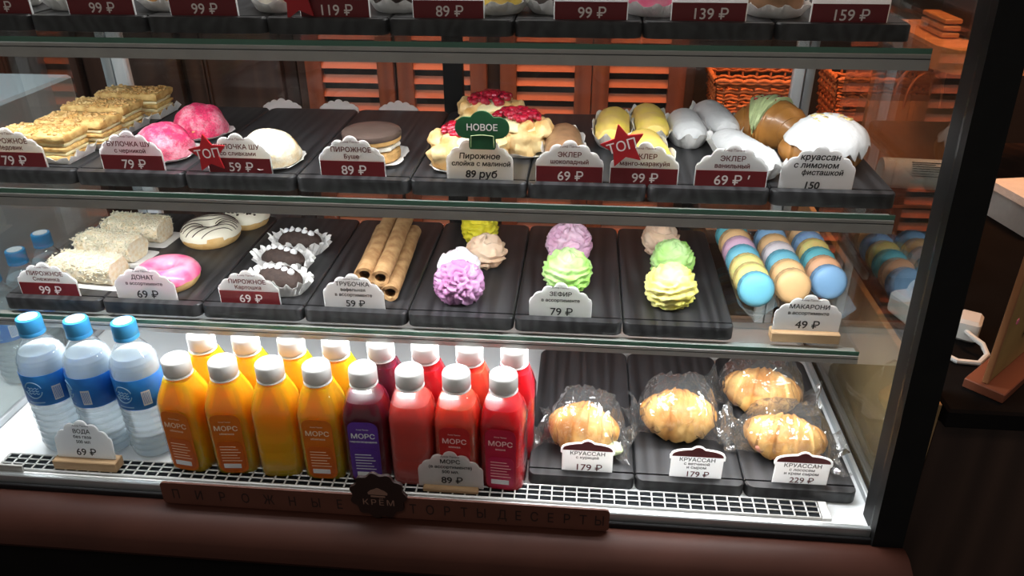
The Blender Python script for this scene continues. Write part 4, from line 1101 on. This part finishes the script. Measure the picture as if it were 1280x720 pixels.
st = thing('macaron_stand', 'clear acrylic stand with three grooves holding macarons', 'stand', (0, 0, Z1))
zz = []
for i in range(3):
    c = .290 + .05 * i; zz += [(c - .0245, .0270), (c, .0022)]
zz.append((.390 + .0245, .0270))
sh = MB(); t_ = .0012
sh.loft([[(x, y, z) for x, z in zz] + [(x, y, z - t_ * 1.3) for x, z in reversed(zz)] for y in (.128, .372)])
sh.build('grooved_sheet', 'acrylic', st)
for i in range(3):
    c = .290 + .05 * i; o_ = [(c + .0245, .0270), (c, .0022), (c - .0245, .0270)]
    for q in range(1, 8): o_.append((c - .0245 + .049 * q / 8, .0270 - .011 * math.sin(PI * q / 8)))
    MB().prism(o_, .1262, .1275).build('front_lip', 'acrylic', st)
for y in (.150, .345):
    MB().box(.268, .412, y, y + .0015, 0.0, .0016).build('foot_bar', 'acrylic', st)

# ------------------------------------------------------------------ deck: water, juice, croissants
for k, (x, y) in enumerate(((-.6550, .033), (-.5900, .033), (-.5255, .033))):
    water_bottle(x, y, 0.0, ['leftmost blue-capped water bottle on the deck', 'middle blue-capped water bottle on the deck', 'blue-capped water bottle beside the first orange juice'][k], [.25, -.45, .1][k], 'water bottles on the deck')
fx = [-.4515, -.3900, -.3285, -.2675, -.2080, -.1485, -.0895, -.0305]
spec = [('juice_orange', 'lab_orange', 'облепиха', 'ink_orange', .140, 'leftmost front bottle of orange juice, label turned left', -.12),
        ('juice_orange', 'lab_orange', 'облепиха', 'ink_orange', .140, 'second front bottle of orange juice from the left', .08),
        ('juice_orange', None, '', '', .140, 'front bottle of orange juice showing no label', .1),
        ('juice_orange', 'lab_orange', 'облепиха', 'ink_orange', .140, 'front bottle of orange juice beside the purple one', .02),
        ('juice_plum', 'lab_purple', 'черносмородина', 'label_white', .126, 'dark purple juice bottle with violet label', .02),
        ('juice_pink', None, '', '', .124, 'pinkish red juice bottle showing no label, beside the purple one', 0),
        ('juice_coral', 'lab_red', 'клюква', 'ink_rose', .125, 'coral red juice bottle with red label', -.03),
        ('juice_red', 'lab_crimson', 'вишня', 'ink_rose', .126, 'crimson juice bottle beside the croissants', -.06)]
for x, (liq, lab, sub, ink, fill, l, rz) in zip(fx, spec): juice_bottle(x, .0090, rz, liq, lab, l, ink or 'ink_orange', fill, sub)
bx = [-.4460, -.3840, -.3215, -.2610, -.2000, -.1405, -.0815, -.0225]
bl = ['juice_orange'] * 4 + ['juice_plum', 'juice_red', 'juice_coral', 'juice_red']
bn = ['rear orange juice bottle behind the leftmost one', 'rear orange juice bottle behind the second one', 'rear orange juice bottle behind the one without label', 'rear orange juice bottle next to the rear purple one', 'rear purple juice bottle behind the violet label', 'rear red juice bottle behind the pinkish one', 'rear coral juice bottle behind the coral red one', 'rear crimson juice bottle nearest the croissants']
for x, liq, l in zip(bx, bl, bn): juice_bottle(x, .0690, 0, liq, None, l, fill=.140 if 'orange' in liq else .136)
bagged('bagged croissant with pale salad filling, behind the first 179 card', (.073, .078, T0), -.22, 1.0, .098, .034, .75, 'salad', .130, .094, .072)
bagged('bagged croissant behind the second 179 card', (.203, .118, T0), -.10, 4.0, .106, .035, .75, None, .142, .098, .074)
bagged('front bagged croissant behind the 229 card', (.342, .082, T0), -.24, 7.0, .112, .031, .8, 'salmon', .154, .090, .066)
bagged('rear bagged croissant behind the 229 one', (.330, .186, T0), -.20, 9.0, .114, .033, .8, None, .156, .092, .074)
zc0 = T0 - .0046
card(.0775, .0138, zc0, .070, .056, 'domed', ['КРУАССАН', 'с курицей'], '179 ₽', 'domed 179 price card on the board beside the red juice')
card(.2175, .0138, zc0, .070, .056, 'domed', ['КРУАССАН', 'с ветчиной', 'и сыром'], '179 ₽', 'domed 179 price card on the middle croissant board', price_size=.0125)
card(.3490, .0138, zc0, .072, .056, 'domed', ['КРУАССАН', 'с лососем', 'и крем сыром'], '229 ₽', 'domed 229 price card near the black post', price_size=.0125)
card(-.590, -.0235, .0062, .080, .060, 'white', ['ВОДА', 'без газа', '500 мл'], '69 ₽', 'white 69 price card in a wooden block before the water', block=(.088, .015, .020), price_size=.0145, lean=-.13)
card(-.0965, -.0235, .0062, .084, .058, 'white', ['МОРС', '(в ассортименте)', '500 мл.'], '89 ₽', 'white 89 price card before the red juices', block=(.072, .006, .018), price_size=.0145, lean=0.0)

# ------------------------------------------------------------------ brown sign strip on the base
sb = thing('sign_strip', 'brown sign strip with spaced letters and a dark scalloped badge', 'sign', (0, -.0655, -.0078))
MB().prism([(x - .180, z + .01725) for x, z in rrect(.572, .0345, .0055, 6)], -.0015, .0015).build('board', 'signbrown', sb)
def letters(word, x0, x1):
    for i, ch in enumerate(word):
        text(sb, ch, .021, (x0 + (x1 - x0) * i / (len(word) - 1), -.0017, .0095), 'ink_dark', .0002, name='letter', sx=.72)
letters('ПИРОЖНЫЕ', -.447, -.232); letters('ТОРТЫ', -.138, -.052); letters('ДЕСЕРТЫ', -.026, .094)
bd = MB().prism([((.0345 + .0022 * math.cos(11 * a)) * math.cos(a), (.0345 + .0022 * math.cos(11 * a)) * math.sin(a)) for a in [2 * PI * i / 110 for i in range(110)]], -.0022, .0022).build('badge', 'badge', sb, (-.180, -.0030, .0375), sharp=60)
text(bd, 'КРЁМ', .0125, (0, -.0025, -.014), 'badge_ink', .00005, space=1.35)
cup = [(-.012, .003), (.012, .003), (.0125, .006), (.009, .0095), (.0045, .0115), (.001, .0135), (-.001, .0135), (-.0045, .0115), (-.009, .0095), (-.0125, .006)]
MB().prism(cup, -.0028, -.0020).build('emblem', 'badge_ink', bd)
MB().box(-.009, .009, -.0028, -.0020, -.001, .0012).build('emblem', 'badge_ink', bd)

# ------------------------------------------------------------------ top shelf: cards, wrapped pastries
cy3 = Y3 + .0138; zc3 = T3 - .0046
c3 = [(-.625, '99 ₽'), (-.500, '99 ₽'), (-.378, '99 ₽'), (-.226, '119 ₽'), (-.0977, '89 ₽'), (.0585, '99 ₽'), (.1845, '139 ₽'), (.3306, '159 ₽')]
l3 = ['maroon price card at the far left of the top shelf', 'maroon 99 price card, first whole one on the top shelf', 'maroon 99 price card left of the 119 card', 'maroon 119 price card with red star on the top shelf', 'maroon price card right of the 119 card on the top shelf', 'maroon 99 price card between the 89 and 139 cards', 'second maroon price card from the right end of the top shelf', 'rightmost maroon price card on the top shelf, reading 159']
for (x, pr), l in zip(c3, l3): card(x, cy3, zc3, .080, .054, 'dark', ['ПИРОЖНОЕ'], pr, l)
star_tag(-.266, cy3 - .006, .590, .0262, 'red star tag beside the 119 card on the top shelf', .1, False)
def wrapped(label, x, y, m, seed, rz):
    e = thing('wrapped_pastry', label, 'pastry', (x, y, T3), rz, 'pastries on the top shelf')
    blob(.030, .036, .024, .15, 60, seed, .4, 26, 16).build('pastry_body', m, e, (0, 0, .001))
    saucer(.030, .036, .014, 56, .05, 1.22, 22, .10, seed).build('paper_case', 'paper', e)
for k, (x, y, m, rz, l) in enumerate(((-.648, .170, 'cream', .3, 'cream-topped pastry at the far left of the top shelf'), (-.560, .163, 'cream', .1, 'pale pastry left of the first whole 99 card'), (-.442, .165, 'crust', .2, 'golden pastry between the two left 99 cards'), (-.305, .160, 'cream', .4, 'pale pastry left of the red star on the top shelf'), (-.165, .168, 'cocoa', .2, 'dark cocoa pastry between the 119 and 89 cards'), (-.052, .160, 'yellow_icing', .5, 'yellow pastry right of the 89 card'), (.018, .168, 'choc_glaze', 0, 'dark chocolate pastry left of the middle 99 card'), (.128, .160, 'pink_icing', .3, 'pink pastry left of the 139 card'), (.262, .158, 'choc_icing', .1, 'brown pastry on white paper between the 139 and 159 cards'))):
    wrapped(l, x, y, m, 1.3 + k * 1.9, rz)

# ------------------------------------------------------------------ behind the case: louvred cabinet
cab = thing('louvre_cabinet', 'dark cabinet with four red-brown louvred doors behind the case', 'cabinet', (0, 1.10, -.95))
MB().box(-.66, .315, .03, .5, 0, 1.75, .004).build('body', 'darkwood', cab)
for x0 in (-.629, -.401, -.150, .071):
    d = MB(); w = .219; fr = .040; z0, z1 = .30, 1.70
    d.box(x0, x0 + fr, 0, .026, z0, z1, .002); d.box(x0 + w - fr, x0 + w, 0, .026, z0, z1, .002)
    d.box(x0 + fr, x0 + w - fr, 0, .026, z0, z0 + .06, .002); d.box(x0 + fr, x0 + w - fr, 0, .026, z1 - .06, z1, .002)
    dd = d.build('door', 'redwood', cab)
    for k in range(36):
        z = z0 + .075 + k * .0345
        s = MB(); s.loft([[(x, .003, z), (x, .006, z - .0015), (x, .016, z + .0165), (x, .013, z + .018)] for x in (x0 + fr - .002, x0 + w - fr + .002)])
        s.build('slat', 'slatwood', dd)
# dark furniture to the left
sc = thing('dark_sideboard', 'dark panelled sideboard left of the louvred cabinet', 'cabinet', (0, 1.15, -.95))
MB().box(-1.55, -.68, .03, .5, 0, 1.6, .004).build('body', 'darkwood', sc)
for x in (-1.5, -1.23, -.96):
    MB().box(x, x + .25, 0, .028, .3, 1.5, .004).build('door', 'darkwood', sc)
    for q in (.045, .055): MB().box(x + q, x + q + .006, -.006, .0, .4, 1.4, .001).build('door_rail', 'darkwood', sc)
# back worktop on the right with baskets, bag and menu board
wt = tag(MB().box(.33, 1.75, .82, 1.5, -.02, .02, .004).build('back_worktop', 'darkwood'), 'dark worktop behind the right end of the case', 'worktop')
wb_ = tag(MB().box(.35, 1.73, .86, 1.48, -.95, -.0205, .004).build('worktop_base', 'darkwood'), 'dark cupboard under the back worktop', 'cabinet')
M['wicker'] = mat('orange_wicker', (0.55, 0.16, 0.05), 0.55, 0, 0.4, 60)
M['kraft'] = mat('kraft_paper', (0.40, 0.17, 0.07), 0.7, 0, 0.15, 14, 0.2, 30)
def basket(x, y, w, d, h, label):
    b = thing('wicker_basket', label, 'basket', (x, y, .02), 0, 'wicker baskets')
    def pt(u, z, k=1.0):
        s = .74 + .26 * z / h; per = [(-1, -1), (1, -1), (1, 1), (-1, 1)]
        u = (u % 1) * 4; i = int(u); t = u - i; p, q = per[i], per[(i + 1) % 4]
        return ((p[0] + (q[0] - p[0]) * t) * w / 2 * s * k, (p[1] + (q[1] - p[1]) * t) * d / 2 * s * k, z)
    nrow = 17
    wv = MB()
    for r_ in range(nrow):
        z = .008 + (h - .016) * r_ / (nrow - 1); pts = []
        for i in range(97):
            u = i / 96; k = 1 + .022 * math.sin(u * 2 * PI * 24 + (PI if r_ % 2 else 0))
            p = pt(u, z, k); pts.append((p[0], p[1], z + .0022 * math.sin(u * 2 * PI * 24 + r_)))
        wv.tube(pts, .0042, 5, False)
    wv.build('weave', 'wicker', b, sharp=0, kind='stuff')
    rim = MB()
    for q in (0, 1):
        rim.tube([tuple(Vector(pt(i / 96, h, 1.02)) + Vector((0, 0, .004 * math.sin(i * .9 + q * PI)))) for i in range(97)], .0055, 6, False)
    rim.build('rim', 'wicker', b, sharp=0)
    for i in range(24):
        MB().tube([pt((i + .5) / 24, 0.0), pt((i + .5) / 24, h)], .003, 5).build('stake', 'wicker', b)
    MB().box(-w * .36, w * .36, -d * .36, d * .36, 0, .008, .001).build('bottom', 'wicker', b)
basket(.455, 1.12, .205, .16, .265, 'orange wicker basket seen behind the pistachio croissant')
basket(.735, 1.15, .215, .17, .268, 'wicker basket half hidden behind the paper bag')
bag = thing('paper_bag', 'brown kraft paper bag with twisted handle', 'paper bag', (.775, .985, .0205), .03)
bm_ = MB(); bm_.loft([[(-.115, -.05, 0), (.115, -.05, 0), (.115, .05, 0), (-.115, .05, 0)], [(-.115, -.05, .12), (.115, -.05, .12), (.112, .05, .12), (-.112, .05, .12)], [(-.113, -.028, .250), (.113, -.028, .250), (.113, .028, .250), (-.113, .028, .250)],
          [(-.111, -.026, .250), (.111, -.026, .250), (.111, .026, .250), (-.111, .026, .250)], [(-.112, -.047, .02), (.112, -.047, .02), (.112, .047, .02), (-.112, .047, .02)]])
bm_.build('bag_body', 'kraft', bag, sharp=30)
for y in (-.029, .029):
    MB().tube([(-.038 + .038 * (1 - math.cos(PI * i / 16)), y, .235 + (.076 * math.sin(PI * i / 16) ** .7)) for i in range(17)], .0028, 6).build('handle', 'wicker', bag)
# menu board on a stand
M['chalk'] = mat('orange_chalk', (0.75, 0.28, 0.08), 0.7)
mb_ = thing('menu_board', 'black menu board with orange lettering on a thin stand', 'menu board', (.745, 1.27, .0205))
MB().lathe([(.05, 0), (.05, .006), (.008, .010), (.006, .40)], 20, cx=.0, cy=.03).build('stand', 'black', mb_)
MB().box(-.085, .085, 0, .010, .335, .62, .002).build('board', 'black', mb_)
text(mb_, '15 ₽', .032, (.02, -.001, .428), 'chalk', .0003); text(mb_, 'Т', .032, (-.06, -.001, .423), 'chalk', .0003); text(mb_, 'шт', .018, (.045, -.001, .36), 'chalk', .0002)
MB().box(-.07, .03, -.001, 0, .385, .392).build('chalk_line', 'chalk', mb_)
# orange-lit wooden rack on the right
rk = thing('wooden_rack', 'orange-lit thick pine shelf board with a dark bread box on it', 'shelf', (0, 0, .0205))
rk['label'] = 'thick pine rack board glowing orange behind the corner post'
MB().loft([[(.765, .93, z), (.79, .88, z), (1.25, .88, z), (1.25, 1.25, z), (.765, 1.25, z)] for z in (.325, .372)]).build('top_board', 'orangewood', rk)
for x, y in ((.90, .90), (1.22, .90), (.90, 1.2), (1.22, 1.2)): MB().box(x - .012, x + .012, y - .012, y + .012, 0, .325, .002).build('leg', 'orangewood', rk)
br = thing('bread_box', 'dark brown bread box standing on the pine rack', 'box', (.93, 1.05, .393))
MB().box(-.085, .12, -.06, .10, 0, .085, .008).build('body', 'darkwood', br); MB().box(-.09, .125, -.065, .105, .0855, .11, .006).build('lid', 'mould', br)
for k in range(3): MB().box(-.13, -.094, -.05, .08, .002 + k * .014, .012 + k * .014, .002).build('side_ledge', 'orangewood', br)

# ------------------------------------------------------------------ to the right: plywood counter and the things on it
ct = thing('side_counter', 'dark wooden counter standing right of the case', 'counter', (0, 0, -.95))
MB().box(.4605, .470, -.03, .62, 0, 1.1315, .001).build('side_panel', 'plywood', ct)
MB().box(.4702, 1.4, -.03, .62, 0, 1.109, .001).build('body', 'darkwood', ct)
MB().box(.4702, 1.42, -.045, .64, 1.1095, 1.1345, .003).build('top', 'matte', ct)
ZC = .1848
M['pcard'] = mat('tan_placard', (0.42, 0.25, 0.085), 0.6, 0, 0.25, 18)
M['pbase'] = mat('red_brown_ledge', (0.20, 0.06, 0.03), 0.6)
pc = thing('placard', 'tan placard with dark lettering on a red-brown ledge', 'placard', (.5265, -.004, ZC), math.radians(45))
MB().box(0, .21, 0, .005, .012, .245, .001).build('panel', 'pcard', pc)
MB().box(-.012, .22, -.022, .022, 0, .0118, .001).build('ledge', 'pbase', pc)
MB().box(-.006, -.0005, -.001, .006, .012, .245, .001).build('panel_edge', 'kraft', pc)
text(pc, 'Сладости', .030, (.115, -.0012, .075), 'ink_dark', .0006, .25); text(pc, 'на которые', .014, (.10, -.0012, .048), 'ink_dark', .0003, .2)
MB().lathe([(.004, 0), (.004, .0008)], 5).build('flower_mark', 'pink_icing', pc, (.028, 0, .082), (PI / 2, 0, 0)); MB().lathe([(.0035, 0), (.0035, .0008)], 5).build('flower_mark', 'star', pc, (.06, 0, .205), (PI / 2, 0, 0))
ad = thing('power_adapter', 'white power adapter with a looped cable beside the post', 'adapter', (.552, .118, ZC), -.5)
MB().box(-.014, .014, -.018, .018, 0, .030, .004).build('adapter_body', 'white_plastic', ad)
MB().tube([(.0, -.018, .016), (.006, -.030, .018), (.020, -.036, .014), (.028, -.048, .008), (.022, -.066, .0035), (.0, -.075, .0034), (-.03, -.06, .0034)], .0034, 8).build('cable', 'white_plastic', ad)
dv = thing('white_canister', 'white plastic box with round handle seen through the end pane', 'box', (.502, .150, ZC), .3)
MB().box(-.022, .022, -.035, .035, 0, .034, .005).build('body', 'white_plastic', dv)
MB().tube([(0, -.026 + .026 * (1 - math.cos(PI * i / 12)), .032 + .026 * math.sin(PI * i / 12)) for i in range(13)], .003, 6).build('handle', 'white_plastic', dv)
pr_ = thing('receipt_printer', 'black receipt printer behind the end pane', 'printer', (.535, .335, ZC), 0)
MB().box(-.060, .065, -.062, .004, 0, .125, .006).build('body', 'matte', pr_); MB().box(-.05, .055, -.058, .0, .1252, .130, .001).build('lid', 'alu_dark', pr_)
MB().box(-.058, .063, -.0635, -.0622, .112, .116).build('trim_line', 'slatwood', pr_)
rc = thing('receipt', 'curled white printed receipt lying on the printer', 'receipt', (.518, .300, ZC + .1305), -.08)
o_ = MB(); cur = [(.021 * math.sin(2 * PI * i / 22 * .93), .0215 - .021 * math.cos(2 * PI * i / 22 * .93)) for i in range(23)]
o_.loft([[(x, y, z) for y, z in cur] + [(x, y * .97, .0215 + (z - .0215) * .97) for y, z in reversed(cur)] for x in (-.046, .046)])
o_.build('paper_roll', 'paper', rc)
for k in range(7):
    a = math.radians(205 + k * 9); y, z = .0214 * math.sin(a), .0215 - .0214 * math.cos(a)
    w = [.05, .03, .046, .04, .05, .028, .036][k]
    MB().box(-.010, -.010 + w, -.0003, .0003, -.0006, .0006).build('print_line', 'ink', rc, (0, y, z), (math.radians(25 + k * 9) , 0, 0))
tb = thing('takeaway_box', 'pale takeaway box on the counter beyond the post', 'box', (.82, .50, ZC), .2)
bm_ = MB(); bm_.rr(0, 0, .13, .11, [(.006, 0), (0, .05)], .008); bm_.build('box_body', 'paper', tb)
bm_ = MB(); bm_.rr(0, 0, .14, .12, [(0, .0502), (.003, .062), (.016, .066)], .010); bm_.build('lid', 'paper', tb)

# ------------------------------------------------------------------ to the left: a neighbouring ledge with bottles
M['grey_blue'] = mat('grey_blue_enamel', (0.42, 0.54, 0.62), 0.4, 0, 0.08, 6)
nc_ = tag(MB().box(-1.66, -1.03, .02, .80, -.94, .335, .006).build('neighbour_cabinet', 'grey_blue'), 'pale grey cabinet standing left of the case', 'cabinet')
nl = tag(MB().box(-1.028, -.832, .05, .62, -.94, -.04, .004).build('neighbour_ledge', 'white_metal'), 'pale grey ledge beyond the left end pane', 'ledge')
for k, y in enumerate((.235, .303, .371)):
    water_bottle(-.872, y, -.0395, 'blue-capped water bottle beyond the left end pane, %s' % ['frontmost of three', 'middle of three', 'rearmost of three'][k], .3, 'water bottles beyond the end pane')
